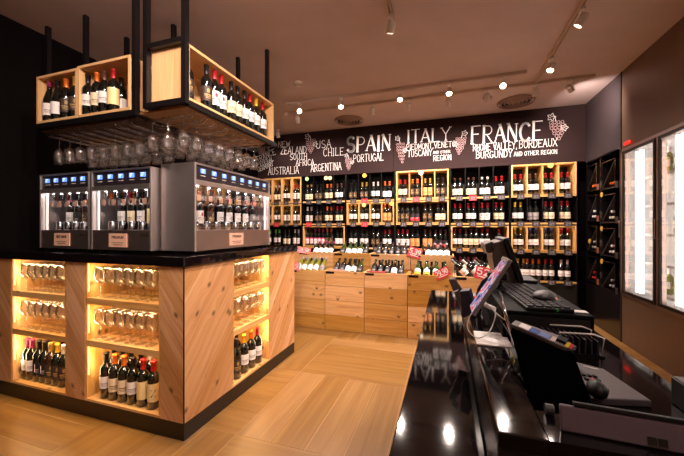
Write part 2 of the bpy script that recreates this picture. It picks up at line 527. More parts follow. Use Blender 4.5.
def grapes(sign, px0, px1, py0, py1, lean=0, leafside=-1):
    P, Q = at(px0, py1, 1, YB), at(px1, py0, 1, YB)
    W, H = Q.x - P.x, Q.z - P.z
    cx = (P.x + Q.x) / 2
    m = MB(); r = W * .12
    rows = [4, 4, 4, 3, 3, 2, 1]
    for j, n in enumerate(rows):
        z = P.z + H * .68 - j * H * .11
        for i in range(n):
            x = cx + (i - (n - 1) / 2) * r * 1.9 + lean * (j / 6)
            ribbon(m, arc(x, z, r * .8, r * .85, 0, 360, 7), .0038, bfn)
    m.build('chalk_grapes', CHALKP, sign)
    l = MB()
    top = P.z + H * .72
    ribbon(l, [(cx - lean * .2, top), (cx - lean * .5, top + H * .1), (cx + r * leafside, top + H * .2)], .008, bfn)
    for s, zz, sc in ((leafside, top + H * .18, 1.0), (-leafside * 1.5, top - H * .28, .9)):
        lx = cx + s * W * .3
        pts = [(lx + W * .2 * sc * (1 + .35 * math.cos(5 * a)) * math.cos(a), zz + W * .2 * sc * (1 + .35 * math.cos(5 * a)) * math.sin(a)) for a in [i * 2 * PI / 20 for i in range(21)]]
        ribbon(l, pts, .006, bfn)
        ribbon(l, [(lx - W * .1, zz), (lx + W * .12, zz + W * .05)], .005, bfn)
    l.build('chalk_leaves', CHALK, sign)


s1 = thing('chalkboard_sign', 'long dark chalkboard sign lettered SPAIN, CHILE and AUSTRALIA above the left shelves', 'sign', (0, 0, 0))
MB().box(XL + .002, -.853, YB - .004, YB + .355, 2.225, ZC - .001).build('board', BOARD, s1)
chalk(s1, 'SPAIN', (346.8, 152), (390.3, 150), 137.5, .014, heavy=2.8)
chalk(s1, 'PORTUGAL', (353.4, 162.3), (383.7, 160.3), 155.2)
chalk(s1, 'USA', (316.2, 148.6), (331, 147.6), 141)
chalk(s1, 'CHILE', (323.4, 156.4), (344, 155), 149)
chalk(s1, 'ARGENTINA', (311, 172), (341.5, 169.5), 165)
chalk(s1, 'NEW', (278.3, 147), (290, 146.3), 142)
chalk(s1, 'ZEALAND', (280.7, 154.2), (306.5, 153), 147.6)
chalk(s1, 'SOUTH', (290, 160), (307, 159), 154.6)
chalk(s1, 'AFRICA', (296, 166), (314, 165), 160.3)
chalk(s1, 'AUSTRALIA', (268.4, 175), (298.8, 173.3), 168)
chalk(s1, 'FRANCE', (257.5, 163), (276, 154), 157.3)
chalk(s1, 'FEDERAL', (258.5, 167), (273.7, 160.5), 163, .006)
chalk(s1, 'GERMANY', (258.5, 172), (273.5, 165.4), 167.8, .006)
grapes(s1, 305.5, 316, 134, 153)
grapes(s1, 345, 352.5, 153.5, 170)
grapes(s1, 257, 267.5, 142, 156)
s2 = thing('chalkboard_sign', 'dark chalkboard sign lettered ITALY and FRANCE above the right shelves', 'sign', (0, 0, 0))
MB().box(-.847, XR - .002, YB - .004, YB + .355, 2.225, ZC - .001).build('board', BOARD, s2)
chalk(s2, 'ITALY', (407, 143.3), (450, 140.3), 130.7, .013, heavy=2.0)
chalk(s2, 'FRANCE', (471, 143.8), (543, 139.3), 127, .014, heavy=2.2)
chalk(s2, 'PIEDMONT,VENETO', (406.4, 150), (455.3, 146.5), 144.8, .007)
chalk(s2, 'TUSCANY', (407.8, 157), (432, 155.3), 151)
chalk(s2, 'AND OTHER', (433, 154), (450.3, 152.8), 151.4, .005)
chalk(s2, 'REGION', (433.4, 161), (451.2, 159.7), 155.7)
chalk(s2, 'RHONE VALLEY,', (473, 151), (517, 148.5), 144.6)
chalk(s2, 'BORDEAUX', (519, 148.3), (557, 146), 141)
chalk(s2, 'BURGUNDY', (476, 158.5), (512.2, 156.5), 152)
chalk(s2, 'AND OTHER REGION', (514, 156.2), (557, 153.6), 152.2, .006)
grapes(s2, 395.5, 405.5, 135, 163, .03)
grapes(s2, 455, 467, 131, 154, -.03, 1)
grapes(s2, 548, 565, 113.5, 140, .03, -1)

# ------------------------------------------------------------------ bottles
PROF = {
    'x': [(.001, .004), (.03, .0), (.0375, .006), (.0375, .185), (.036, .2), (.026, .22), (.0155, .232), (.0145, .29), (.0165, .291), (.0165, .3), (.013, .303), (.001, .303)],
    'u': [(.001, .004), (.034, .0), (.041, .006), (.041, .14), (.038, .17), (.028, .205), (.017, .24), (.0145, .29), (.0165, .291), (.0165, .3), (.013, .303), (.001, .303)],
}
BM = {}


def bmesh_(key, fn):
    if key not in BM: BM[key] = fn()
    return BM[key]


LW = {'W': (.07, .15), 'C': (.06, .15), 'R': (.05, .15), 'T': (.04, .16), 'D': (.05, .15), 'B': (.03, .14), 'P': (.04, .14), 'K': (.05, .15), 'Y': (.05, .15), 'G': (.05, .15), 'Z': (.05, .165), 'V': (.05, .14)}
LBLR = random.Random(3)


def bottle(loc, cap, lab, label, rot=(0, 0, 0), shape='x', gl='d', group=None, letter=None, scale=1.0, capl=.065):
    t = thing('wine_bottle', label, 'bottle', loc, rot, group)
    t.scale = (scale,) * 3
    share('glass_body', bmesh_(('b', shape, gl), lambda: MB().lathe(PROF[shape], 18).mesh('glass_body', GLS[gl])), t)
    cm = mat('foil_' + CAPS[cap][1], CAPS[cap][0], .35, .25)
    share('foil_capsule', bmesh_(('c', cap, capl), lambda: MB().lathe([(.0158, .303 - capl), (.0155, .289), (.0175, .29), (.0175, .302), (.014, .3045), (.0005, .3045)], 16).mesh('foil_capsule', cm)), t)
    if lab:
        r = (.0378 if shape == 'x' else .0413)
        z0, z1 = LW[lab]
        if shape == 'u': z0, z1 = .045, .135
        share('label', bmesh_(('l', shape, lab), lambda: MB().lathe([(r, z0), (r, z1)], 14, a0=R(-165), a1=R(-15)).mesh('label', LABS[lab][0])), t)
    if letter:
        def f(a, b, h):
            an = -PI / 2 + a / .038
            return ((.0382 + h) * math.cos(an), (.0382 + h) * math.sin(an), b)
        m = MB(); g2 = lambda a, b, h: f(a - .014, b + .085, h)
        word(m, letter, .028, .04, .004, g2, serif=False)
        m.build('label_lettering', INK, t)
    return t


ORD = ['first', 'second', 'third', 'fourth', 'fifth', 'sixth', 'seventh', 'eighth', 'ninth', 'tenth']
# ------------------------------------------------------------------ wall shelving, six bays
EDGE = [-3.40, -2.53, -1.69, -.825, .043, .90, 1.765]
ROWZ = [1.765, 1.36, .945, .51]
TOPZ = [2.222, 1.722, 1.312, .905]
BOXED = {(0, 0): 1, (0, 1): 1, (1, 2): 2, (2, 1): 1, (3, 0): 1, (3, 1): 2, (4, 2): 2, (5, 0): 1, (5, 2): 1}   # 1 with dividers, 2 open
BAYN = ['leftmost bay', 'bay below ARGENTINA', 'bay below PORTUGAL', 'bay below ITALY', 'bay below BURGUNDY', 'rightmost bay']
BAYW = ['leftmost wall shelving bay with two lit pine boxes, beside the dispenser',
        'dark wall shelving bay under the ARGENTINA lettering, pine box on third shelf',
        'dark wall shelving bay under PORTUGAL with a divided pine box on second shelf',
        'wall shelving bay under ITALY with two pine boxes one above the other',
        'dark wall shelving bay under BURGUNDY with one wide open pine box',
        'rightmost wall shelving bay with two divided pine boxes, next to the side rack']
ROWN = ['top shelf', 'second shelf', 'third shelf', 'bottom shelf']
for i in range(6):
    x0, x1 = EDGE[i], EDGE[i + 1]
    t = thing('wall_shelf', BAYW[i], 'shelf', ((x0 + x1) / 2, YB, 0))
    def rel(m, *a):
        m.box(a[0] - (x0 + x1) / 2, a[1] - (x0 + x1) / 2, a[2] - YB, a[3] - YB, a[4], a[5]); return m
    rel(MB(), x0 + .002, x1 - .002, YB + .33, YB + .35, 0, 2.22).build('back_panel', BLACK, t)
    for xx in (x0 + .001, x1 - .016):
        rel(MB(), xx, xx + .015, YB, YB + .33, 0, 2.22).build('side_panel', BLACKG, t)
    rel(MB(), x0 + .016, x1 - .016, YB + .01, YB + .33, .0, .47).build('base_panel', BLACK, t)
    for r in range(4):
        z = ROWZ[r]
        rel(MB(), x0 + .016, x1 - .016, YB + .02, YB + .33, z - .03, z - .004).build('shelf', BLACKG, t)
        rel(MB(), x0 + .016, x1 - .016, YB, YB + .02, z - .026, z - .002).build('shelf_lip', PINE, t)
        a, b = x0 + .03, x1 - .03
        bx = BOXED.get((i, r))
        tz = TOPZ[r]
        if bx:
            m = MB()
            for q4 in ((a - .012, a + .008, z - .004, tz), (b - .008, b + .012, z - .004, tz), (a + .008, b - .008, tz - .018, tz), (a + .008, b - .008, z - .002, z + .012)):
                rel(m, q4[0], q4[1], YB - .006, YB + .3, q4[2], q4[3])
            m.build('pine_box', PINE, t)
        if bx != 2 and not (r >= 2 and not bx):
            for k in (1, 2, 3):
                xx = a + (b - a) * k / 4
                rel(MB(), xx - .006, xx + .006, YB + .004, YB + .29, z + (.012 if bx else -.003), tz - (.018 if bx else 0)).build('divider', PINE if bx else BLACKG, t)
        if bx == 1 or (i, r) == (3, 0):
            rel(MB(), a + .02, b - .02, YB + .03, YB + .036, tz - .0195, tz - .0182).build('led_strip', LED2, t)

SH = {
    (0, 0): ['wC2', 'wC2', 'kW2', 'rR2'], (0, 1): ['kW2', 'kW2', 'kR2', 'kR2'], (0, 2): ['eW2', 'eW2', 'nC2', 'wR2'],
    (1, 0): ['gC2', 'kD2', 'oC2', 'nW2'], (1, 1): ['wR2', 'kD2', 'oC2', 'rC2'], (1, 2): ['kP2', 'pP3', 'oD2', 'kV2'],
    (2, 0): ['kD2', 'gD2', 'wW2', 'oV2'], (2, 1): ['gW2', 'kW2', 'kW2', 'oT2'], (2, 2): ['kW2', 'kW2', 'kD2', 'rW2'],
    (3, 0): ['rC2', 'oD2', 'gT2', 'kD2'], (3, 1): ['kD3', 'kB2', 'nD2', 'nC2'], (3, 2): ['rR3', 'kT2', 'nT2', 'nB3'],
    (4, 0): ['nC2', 'nC2', 'wV2', 'rR2'], (4, 1): ['rW2', 'rW2', 'rR2', 'rC2'], (4, 2): ['pW2', 'nC3', 'rW2', 'rR1'], (4, 3): ['pK2', 'pW2', 'kW2', 'rW2'],
    (5, 0): ['rW2', 'nW2', 'rW2', 'rW2'], (5, 1): ['yW2', 'kG2', 'rC2', 'rC2'], (5, 2): ['gW2', 'bW2', 'bW2', 'rW2'], (5, 3): ['yW3', 'oW3', 'rW2', 'wW2'],
}
LEFT = {1: ['the only one'], 2: ['left one', 'right one'], 3: ['left one', 'middle one', 'right one']}
for (i, r), slots in SH.items():
    a, b = EDGE[i] + .03, EDGE[i + 1] - .03
    z = ROWZ[r] + (.0125 if (i, r) in BOXED else -.0035)
    for k, sdef in enumerate(slots):
        cap, lab, n = sdef[0], sdef[1], int(sdef[2])
        cx = a + (b - a) * (k + .5) / 4 - .012
        pit = .0785 if n < 3 else .0765
        if n == 3 and BOXED.get((i, r)) != 2 and r < 2: n = 2
        for j in range(n):
            x = cx + (j - (n - 1) / 2) * pit
            lb = '%s-capped bottle, %s label, %s in %s slot, %s, %s' % (CAPS[cap][1], LABS[lab][1], LEFT[n][j], ORD[k], ROWN[r], BAYN[i])
            bottle((x, YB + .075 + .004 * math.sin(k * 3 + j), z), cap, lab, lb, (0, 0, R(-18)), shape='u' if sdef in ('nC2', 'wC2', 'wV2', 'kV2', 'gC2') else 'x',
                   group='bottles on the %s, %s' % (ROWN[r], BAYN[i]), scale=1.03)
        # price card on the lip
        if (i, r) in ((0, 2), (1, 2)) or (r == 2 and i in (2, 3) and k % 2): continue
        red = (i, r, k) in ((0, 1, 1), (2, 0, 1), (2, 1, 1), (3, 0, 1), (4, 0, 1), (5, 3, 0), (1, 1, 0))
        px = a + (b - a) * (k + .5) / 4 + .01
        zt = ROWZ[r] - .022
        tt = thing('price_card', '%s price card on the lip of the %s, %s slot, %s' % ('red' if red else 'small black', ROWN[r], ORD[k], BAYN[i]), 'price tag', (px, YB - .009, zt), (R(-8), 0, 0), 'price cards on the wall shelf lips')
        w_, h_ = (.052, .055) if not red else (.055, .06)
        share('card', bmesh_(('pc', red), lambda: MB().box(-w_, w_, -.002, .0, -h_ * .6, h_ * .7).mesh('card', TAGR if red else TAGK)), tt)
        def digits():
            m = MB()
            word(m, '29', .06, .026, .005, lambda a_, b_, h: (a_ - .03, -.002 - h, b_ - .008), serif=False)
            ribbon(m, [(-.03, -.022), (.03, -.022)], .004, lambda a_, b_, h: (a_, -.002 - h, b_))
            return m.mesh('price_lettering', mat('chalk_grey', (150, 138, 138), .9))
        share('price_lettering', bmesh_(('pd', red), digits), tt)

# hanging award discs above some slots
for k, (px, py, c, nm) in enumerate([(307, 179, (170, 225, 150), 'pale green'), (326, 178, (250, 225, 160), 'cream'), (330, 178, (250, 225, 160), 'cream'), (364.5, 175.5, (232, 190, 70), 'yellow'), (364, 205, (226, 196, 120), 'dull gold'),
                                     (391.5, 203.5, (196, 205, 90), 'yellow-green'), (421, 173, (238, 226, 214), 'white'), (550.5, 165.5, (236, 200, 100), 'golden')]):
    P = at(px, py, 1, YB - .01)
    d = MB().cyl((0, -.003, 0), (0, .003, 0), .036, 20); 
    o = d.build('award_disc', mat('disc_' + nm.replace(' ', '_').replace('-', '_'), c, .4), None)
    o.location = P
    tag(o, ['pale green round shelf disc, leftmost, below AUSTRALIA', 'cream round disc, left of a touching pair below ARGENTINA', 'cream round disc, right of a touching pair below ARGENTINA', 'yellow round disc hanging over the second top slot below PORTUGAL',
            'dull gold round disc on the pine box below PORTUGAL', 'yellow-green round disc at the right corner of the pine box below PORTUGAL', 'white round disc on the top pine box below ITALY', 'golden round disc on the top pine box of the rightmost bay'][k], 'shelf disc')

# ------------------------------------------------------------------ bins in front of the shelves
BX = [-2.505, -1.985, -1.467, -.958, -.437, .083, .60]
RIM, RIM2 = .742, .945
BN = ['column behind the island', 'leftmost full column', 'second full column', 'third full column', 'fourth full column', 'column behind the counter', 'column right of the till']
DARKCLIP = BLKPL


def crate(x0, x1, y0, y1, z0, z1, n, label, inner):
    t = thing('wooden_bin', label, 'bin', ((x0 + x1) / 2, y0, 0), group='stacked pine bottle bins')
    cx = (x0 + x1) / 2; w = (x1 - x0) / 2 - .003
    h = (z1 - z0) / n
    for k in range(n):
        MB().box(-w, w, 0, .018, z0 + k * h + .0015, z0 + (k + 1) * h - .0015, 'x').build('front_board', BIN, t, .002)
    for s in (-1, 1):
        m = MB()
        m.box(s * w, s * (w - .015), .019, y1 - y0 - .002, z0, z1 - .002, 'y')
        m.build('side_board', BIN, t)
    MB().box(-w + .016, w - .016, .019, y1 - y0 - .017, inner - .012, inner, 'x').build('bin_floor', BIN, t)
    MB().box(-w + .016, w - .016, .019, .095, z1 - .062, z1 - .052, 'x').build('display_step', BIN, t)
    MB().box(-w + .016, w - .016, y1 - y0 - .016, y1 - y0 - .003, z0, z1 - .04, 'x').build('back_board', BIN, t)
    MB().box(-w + .01, -w + .12, -.004, -.0005, z1 - .035, z1 - .008).build('label_clip', DARKCLIP, t)
    return t


LOWC = {0: None, 1: 'sVf', 2: 'kKd', 3: 'kKd', 4: 'kYd', 5: 'sWd'}
for k in range(6):
    x0, x1 = BX[k], BX[k + 1]
    crate(x0, x1, 3.78, 4.095, 0, RIM, 4, 'tall lower pine bottle bin of four boards, ' + BN[k], RIM - .13)
for k in range(5):
    x0, x1 = BX[k], BX[k + 1]
    crate(x0, x1, 4.10, 4.42, .0, RIM2, 5, 'raised rear pine bottle bin, ' + BN[k], RIM2 - .13)


def binrow(k, y, z, defs, tier, row, tilt=-20, dx=0):
    x0, x1 = BX[k] + .05 + dx, BX[k + 1] - .05
    n = len(defs)
    if row == 'back':
        x0 += .05; x1 -= .05
    for j, d in enumerate(defs):
        if d == '.': continue
        cap, lab, gl = d[0], d[1], d[2]
        x = x0 + (x1 - x0) * (j + .5) / n if n > 1 else (x0 + x1) / 2
        bottle((x, y, z), cap, lab if lab != '-' else None,
               '%s-capped bottle, %s of %s row in %s bin, %s' % (CAPS[cap][1], ORD[j], row, tier, BN[k]),
               (R(tilt), 0, 0), shape='u' if gl in 'ef' or lab == 'V' else 'x', gl=gl, group='bottles leaning in the pine bins', capl=.05, scale=.93 if row == 'front' else .86 if tier == 'lower' else .8)


# lower tier
binrow(1, 3.835, RIM - .0515, ['sVf', 'sVf', 'sVf', 'sVf', 'sGf'], 'lower', 'front', -50)
binrow(1, 4.005, RIM - .129, ['sVe', 'kVe', 'sVe', 'kVe'], 'lower', 'back', -8)
binrow(2, 3.835, RIM - .0515, ['kKd', 'kKd', 'kVd', 'kVd', 'kKe'], 'lower', 'front', -50, dx=.02)
binrow(2, 4.005, RIM - .129, ['kKd', 'kVd', 'kKe', 'kKe'], 'lower', 'back', -8, dx=.06)
binrow(3, 3.835, RIM - .0515, ['kKd', 'kKd', 'kKd', 'kVd', 'kKd'], 'lower', 'front', -50)
binrow(3, 4.005, RIM - .129, ['kKd', 'kKd', 'kKd', 'kKd'], 'lower', 'back', -8)
binrow(4, 3.835, RIM - .0515, ['kYe', 'kYe', 'kYe', 'kYe'], 'lower', 'front', -50)
binrow(4, 4.005, RIM - .129, ['kKd', 'kKd', 'kKd', 'kKd', 'kKd'], 'lower', 'back', -8)
# upper tier
binrow(1, 4.155, RIM2 - .0515, ['.', 'pVd', 'pVd', 'pVd', 'pVd'], 'upper', 'front', -50, dx=.05)
binrow(1, 4.315, RIM2 - .129, ['sVd', 'sVd', 'sVd', 'sVd', 'kKd'], 'upper', 'back', -14)
binrow(2, 4.155, RIM2 - .0515, ['kKe', 'kVe', 'kVe', 'kVe', 'kKd'], 'upper', 'front', -50)
binrow(2, 4.315, RIM2 - .129, ['kKe', 'kKe', 'kKd', 'kKd'], 'upper', 'back', -14, dx=.03)
binrow(3, 4.155, RIM2 - .0515, ['kKd', 'kKd', 'kKd', 'kKd', 'kKd'], 'upper', 'front', -50)
binrow(4, 4.155, RIM2 - .0515, ['.', 'sVd', 'sVd', 'sVd', 'sVd'], 'upper', 'front', -50, dx=.05)
binrow(4, 4.315, RIM2 - .129, ['nKd', 'nKd', 'nKd', 'wKd', 'kKd'], 'upper', 'back', -14)
# jumble of bottles lying in the bin behind the till
jl = ['lying crosswise, lowest', 'pointing up to the left', 'lying on top of the jumble', 'leaning against the side board', 'with its label turned up', 'at the back of the jumble', 'half hidden by the red sign']
for j, (dx, dy, dz, rx, ry, cp, lb) in enumerate([(.12, .085, -.06, -12, -46, 's', 'W'), (.24, .085, -.06, -12, -46, 'w', 'W'), (.36, .085, -.06, -12, -46, 's', 'G'), (.14, .20, -.03, -12, -50, 'k', 'C'), (.27, .20, -.03, -12, -50, 'k', 'W'), (.40, .20, -.03, -12, -50, 'n', 'C')]):
    bottle((BX[5] + dx + .06, 3.79 + dy, RIM + dz + .02), cp, lb, '%s-capped bottle in the bin behind the till, %s' % (CAPS[cp][1], jl[j]), (R(rx), R(ry), 0), group='jumbled bottles behind the till')


def sale_sign(loc, w, h, rot, mt, txt, label):
    t = thing('price_sign', label, 'sign', loc, rot)
    MB().box(-w / 2, w / 2, 0, .003, 0, h).build('card', mt, t)
    m = MB()
    word(m, txt, w * .8, h * .5, h * .09, lambda a, b, hh: (a - w * .4, -.0005 - hh, b + h * .35), serif=False)
    ribbon(m, [(-w * .3, h * .2), (w * .3, h * .2)], h * .06, lambda a, b, hh: (a, -.0005 - hh, b))
    m.build('price_lettering', PAPER, t)


sale_sign((-.40, 4.085, RIM2 - .035), .17, .13, (R(-20), R(16), 0), TAGR, '5.39', 'red price sign reading 5.39 leaning on the upper right bin')
sale_sign((-.03, 3.77, RIM - .02), .17, .11, (R(-20), R(-27), 0), TAGR, '29.90', 'red price sign reading 29.90 tilted over yellow-label bottles')
sale_sign((.36, 3.775, RIM - .02), .16, .14, (R(-20), R(12), 0), TAGR, '52', 'red price sign standing in the jumbled bin behind the till')
sale_sign((-1.92, 4.09, RIM2 - .02), .20, .09, (R(-30), R(6), 0), TAGP, '39', 'pink price sign lying on the upper left bin above the island corner')
sale_sign((-1.90, 3.77, RIM - .01), .14, .10, (R(-20), R(6), 0), TAGP, '39', 'pink price sign on the lower left bin beside the island')
m = MB().box(-1.40, -1.2, 3.80, 3.83, RIM + .002, RIM + .012)
m2 = m.build('shelf_ticket', mat('pale_pink_paper', (240, 190, 180), .6)); tag(m2, 'long pale pink ticket on the rim of the second full lower bin', 'price tag')
m = MB().box(-.93, -.70, 3.785, 3.82, RIM + .002, RIM + .014)
m2 = m.build('shelf_ticket', mat('deep_pink_paper', (214, 84, 84), .6)); tag(m2, 'long red-pink ticket on the rim of the third full lower bin', 'price tag')

# ------------------------------------------------------------------ side rack (dark wall, right)
t = thing('bottle_rack', 'black built-in rack with diagonal dividers between shelves and coolers', 'rack', (XR, 4.885, 0))
y0, y1 = 4.415, 5.35
def rk(*a):
    return MB().box(a[0], a[1], a[2] - 4.885, a[3] - 4.885, a[4], a[5])
rk(.3, .32, y0, y1, 0, 2.2).build('back_panel', BLACK, t)
rk(0, .3, y0, y1, 0, .52).build('base_panel', BLACKG, t)
for yy in (y0, 4.90, y1 - .02):
    rk(0, .3, yy, yy + .02, .52, 2.2).build('side_panel', BLACKG, t)
rk(0, .3, y0 + .02, y1 - .02, 2.18, 2.2).build('top_panel', BLACKG, t)
cells = []
for cidx, (ya, yb) in enumerate([(4.435, 4.90), (4.92, 5.33)]):
    for r in range(4):
        zb = .54 + r * .41 + (0 if cidx == 0 else .03)
        rk(0, .3, ya, yb, zb - .018, zb).build('shelf', BLACKG, t)
        a, b = ya + .09, yb - .03
        # inner square frame and diagonal
        f = MB()
        f.box(-.002, .28, a - 4.885, a + .014 - 4.885, zb, zb + .33); f.box(-.002, .28, b - .014 - 4.885, b - 4.885, zb, zb + .33)
        f.box(-.002, .28, a + .014 - 4.885, b - .014 - 4.885, zb + .318, zb + .33)
        f.build('cell_frame', BLACKG, t)
        L_ = math.hypot(b - a - .03, .31); an = math.atan2(.31, (b - a - .03))
        Mx = Matrix.Translation((0, b - .016 - 4.885, zb + .004)) @ Matrix.Rotation(PI - an, 4, 'X')
        d = MB().box(0, .27, 0, L_ * .95, -.005, .005, M=Mx)
        d.build('diagonal_divider', mat('dark_grey_board', (40, 33, 33), .6), t)
        cells.append((cidx, r, a, b, zb))
CN = ['near column beside the cooler', 'far column beside the wall shelves']
RN4 = ['lowest', 'second-lowest', 'second-highest', 'highest']
for (cidx, r, a, b, zb) in cells:
    spots = [(.07, .045), (.15, .045), (.11, .115)] if r != 3 else [(.06, .045), (.14, .045)]
    cpl = {3: 'o', 2: 'w', 1: 'w', 0: 's'}[r] if cidx == 0 else {3: 'o', 2: 'w', 1: 's', 0: 'r'}[r]
    for j, (dy, dz) in enumerate(spots):
        if b - dy - .04 < a: continue
        bottle((XR + .275 - .0, a + .014 + dy * .9 + .005, zb + dz), cpl, 'K', '%s-capped bottle lying %s in the %s cell, rack %s' % (CAPS[cpl][1], ['lower right', 'lower left', 'on top'][j], RN4[r], CN[cidx]), (0, R(-90), 0), group='bottles lying in the side rack', scale=.88, gl='c' if r == 3 else 'd')
    for s, lb in ((a - .05, 'left'),):
        o = MB().box(-.006, -.002, -.03, .03, -.045, .03).build('price_card', TAGK if cidx == 0 else mat('tag_rust', (110, 60, 50), .5))
        o.location = (XR, s + .01, zb + .02)
        tag(o, 'small dull price card at the %s cell of rack %s' % (RN4[r], CN[cidx]), 'price tag', 'price cards on the side rack')
for j, (yy, zz) in enumerate([(4.86, 1.70), (4.86, 1.27), (4.86, .86), (5.22, 1.1)]):
    o = MB().cyl((-.008, 0, 0), (-.003, 0, 0), .032, 16).build('award_disc', mat('disc_mustard', (190, 150, 50), .5))
    o.location = (XR, yy, zz)
    tag(o, ['mustard disc, topmost on the side rack middle upright', 'mustard disc, middle one on the side rack upright', 'mustard disc, lowest on the side rack middle upright', 'mustard disc on the far column of the side rack'][j], 'shelf disc')

# ------------------------------------------------------------------ cooler in the right wall
t = thing('display_cooler', 'tall built-in glass-door cooler with bright white lit interior, right wall', 'cooler', (XR, 0, 0))
Y0, Y1, Z0, Z1 = 1.02, 4.36, .56, 2.155
MB().box(.62, .64, Y0, Y1, Z0 - .05, Z1).build('back_panel', mat('cooler_cream', (200, 184, 168), .5), t)
MB().box(.0, .64, Y1, Y1 + .015, Z0 - .05, Z1).build('side_panel', WHITE, t)
MB().box(.0, .64, Y0 - .015, Y0, Z0 - .05, Z1).build('side_panel', WHITE, t)
MB().box(.05, .64, Y0, Y1, Z0 - .07, Z0 - .03).build('floor_panel', WHITE, t)
MB().box(.05, .64, Y0, Y1, Z1 - .02, Z1).build('top_panel', WHITE, t)
m = MB()
divs = [4.36, 3.725, 3.09, 2.40, 1.71, 1.02]
m.box(-.012, .05, Y0, Y1, Z0 - .03, Z0); m.box(-.012, .05, Y0, Y1, Z1 - .03, Z1)
for yy in divs:
    m.box(-.012, .05, yy - .02, yy + .02, Z0, Z1 - .03)
m.build('frame', STEELD, t, .003)
m = MB()
for k in range(5):
    for q5 in range(26): m.cyl((.13 + q5 * .0, Y0 + .02, Z0 + .12 + k * .3), (.13, Y0 + .03, Z0 + .12 + k * .3), .001, 4) if False else None
for k in range(5):
    zz = Z0 + .05 + k * .3
    sh = MB()
    sh.box(.14, .15, Y0 + .02, Y1 - .02, zz - .012, zz + .012)
    for yy in [Y0 + .03 + i * .06 for i in range(56)]:
        sh.box(.15, .58, yy, yy + .008, zz - .004, zz + .004)
    sh.build('wire_shelf', WHITEP, t)
for i in range(5):
    ya, yb = divs[i + 1] + .022, divs[i] - .022
    d = MB()
    d.box(-.02, .0, ya, ya + .03, Z0 + .003, Z1 - .033); d.box(-.02, .0, yb - .03, yb, Z0 + .003, Z1 - .033)
    d.box(-.02, .0, ya + .03, yb - .03, Z1 - .063, Z1 - .033); d.box(-.02, .0, ya + .03, yb - .03, Z0 + .003, Z0 + .033)
    dr = d.build('door', mat('door_frame_dark', (58, 48, 44), .35, .6), t, .002)
    MB().box(-.013, -.007, ya + .03, yb - .03, Z0 + .033, Z1 - .063).build('glass_pane', PANE, dr)
    MB().tube([(-.022, yb - .015, 1.18), (-.05, yb - .015, 1.18), (-.05, yb - .015, 1.36), (-.022, yb - .015, 1.36)], .006, 8).build('door_handle', STEELD, dr)
    for yy in (yb - .075, yb - .15):
        MB().cyl((.09, yy, Z0 + .03), (.09, yy, Z1 - .05), .02, 12).build('led_tube', TUBE, t)
MB().box(-.016, -.0125, 4.18, 4.30, Z1 + .03, Z1 + .06).build('temperature_display', mat('red_led', (200, 20, 20), .4, emit=2, ec=(255, 30, 20)), t)
for i in range(2):
    for k in range(5):
        zz = Z0 + .05 + k * .3 + .013
        for j in range(4):
            yy = divs[i] - .1 - j * .13
            cp = 'rgwk'[(i * 3 + k + j) % 4]; lb = 'WCWR'[(k + j * 2 + i) % 4]
            if (i, k, j) in ((0, 4, 3),): cp = 'r'
            if zz + .27 > Z1 - .02 or not ((i, k, j) in ((0, 4, 3), (0, 4, 2), (0, 2, 3), (0, 0, 2), (1, 3, 2), (1, 1, 3), (1, 0, 2), (1, 4, 2), (1, 2, 3))): continue
            bottle((XR + .22, yy, zz), cp, lb, '%s-capped bottle, %s on cooler shelf %s, %s door' % (CAPS[cp][1], ORD[j] + ' from the left', ['one', 'two', 'three', 'four', 'five'][k] + ' from below', ['far', 'near'][i]),
                   (0, 0, R(-90)), gl='ecfd'[(j + k) % 4], group='bottles inside the cooler', scale=.86)

# ------------------------------------------------------------------ island
IX, IY, IYE = -1.497, 1.526, 2.985
ZB, ZT = .105, 1.046


def clip(poly, a, b, c):
    """keep the side a*x+b*y<=c"""
    out = []
    for i in range(len(poly)):
        p, q_ = poly[i], poly[(i + 1) % len(poly)]
        dp, dq = a * p[0] + b * p[1] - c, a * q_[0] + b * q_[1] - c
        if dp <= 0: out.append(p)
        if (dp < 0 < dq) or (dq < 0 < dp):
            k = dp / (dp - dq); out.append((p[0] + (q_[0] - p[0]) * k, p[1] + (q_[1] - p[1]) * k))
    return out


def chevron(name, w, h, fn, slope, parent, bw=.085, ang=52):
    """diagonal boards on a w x h face; slope +1 rises to the right"""
    m = MB()
    an = R(ang) * slope
    d = (math.cos(an), math.sin(an)); nrm = (-d[1], d[0])
    for k in range(-30, 31):
        c0, c1 = k * bw + .0009, (k + 1) * bw - .0009
        p = [(0, 0), (w, 0), (w, h), (0, h)]
        p = clip(p, nrm[0], nrm[1], c1)
        if len(p) >= 3: p = clip(p, -nrm[0], -nrm[1], -c0)
        if len(p) < 3: continue
        n = len(p)
        vs = [fn(a, b, .0) for a, b in p] + [fn(a, b, .012) for a, b in p]
        r1 = random.random() * 9
        uvt = [(a * nrm[0] + b * nrm[1] + r1, a * d[0] + b * d[1]) for a, b in p]
        fs = [tuple(range(n, 2 * n))]; uv = [uvt]
        for i in range(n):
            j = (i + 1) % n
            fs.append((i, j, n + j, n + i)); uv.append([(0, 0)] * 4)
        m.add(vs, fs, False, uv)
    return m.build(name, PANEL, parent)


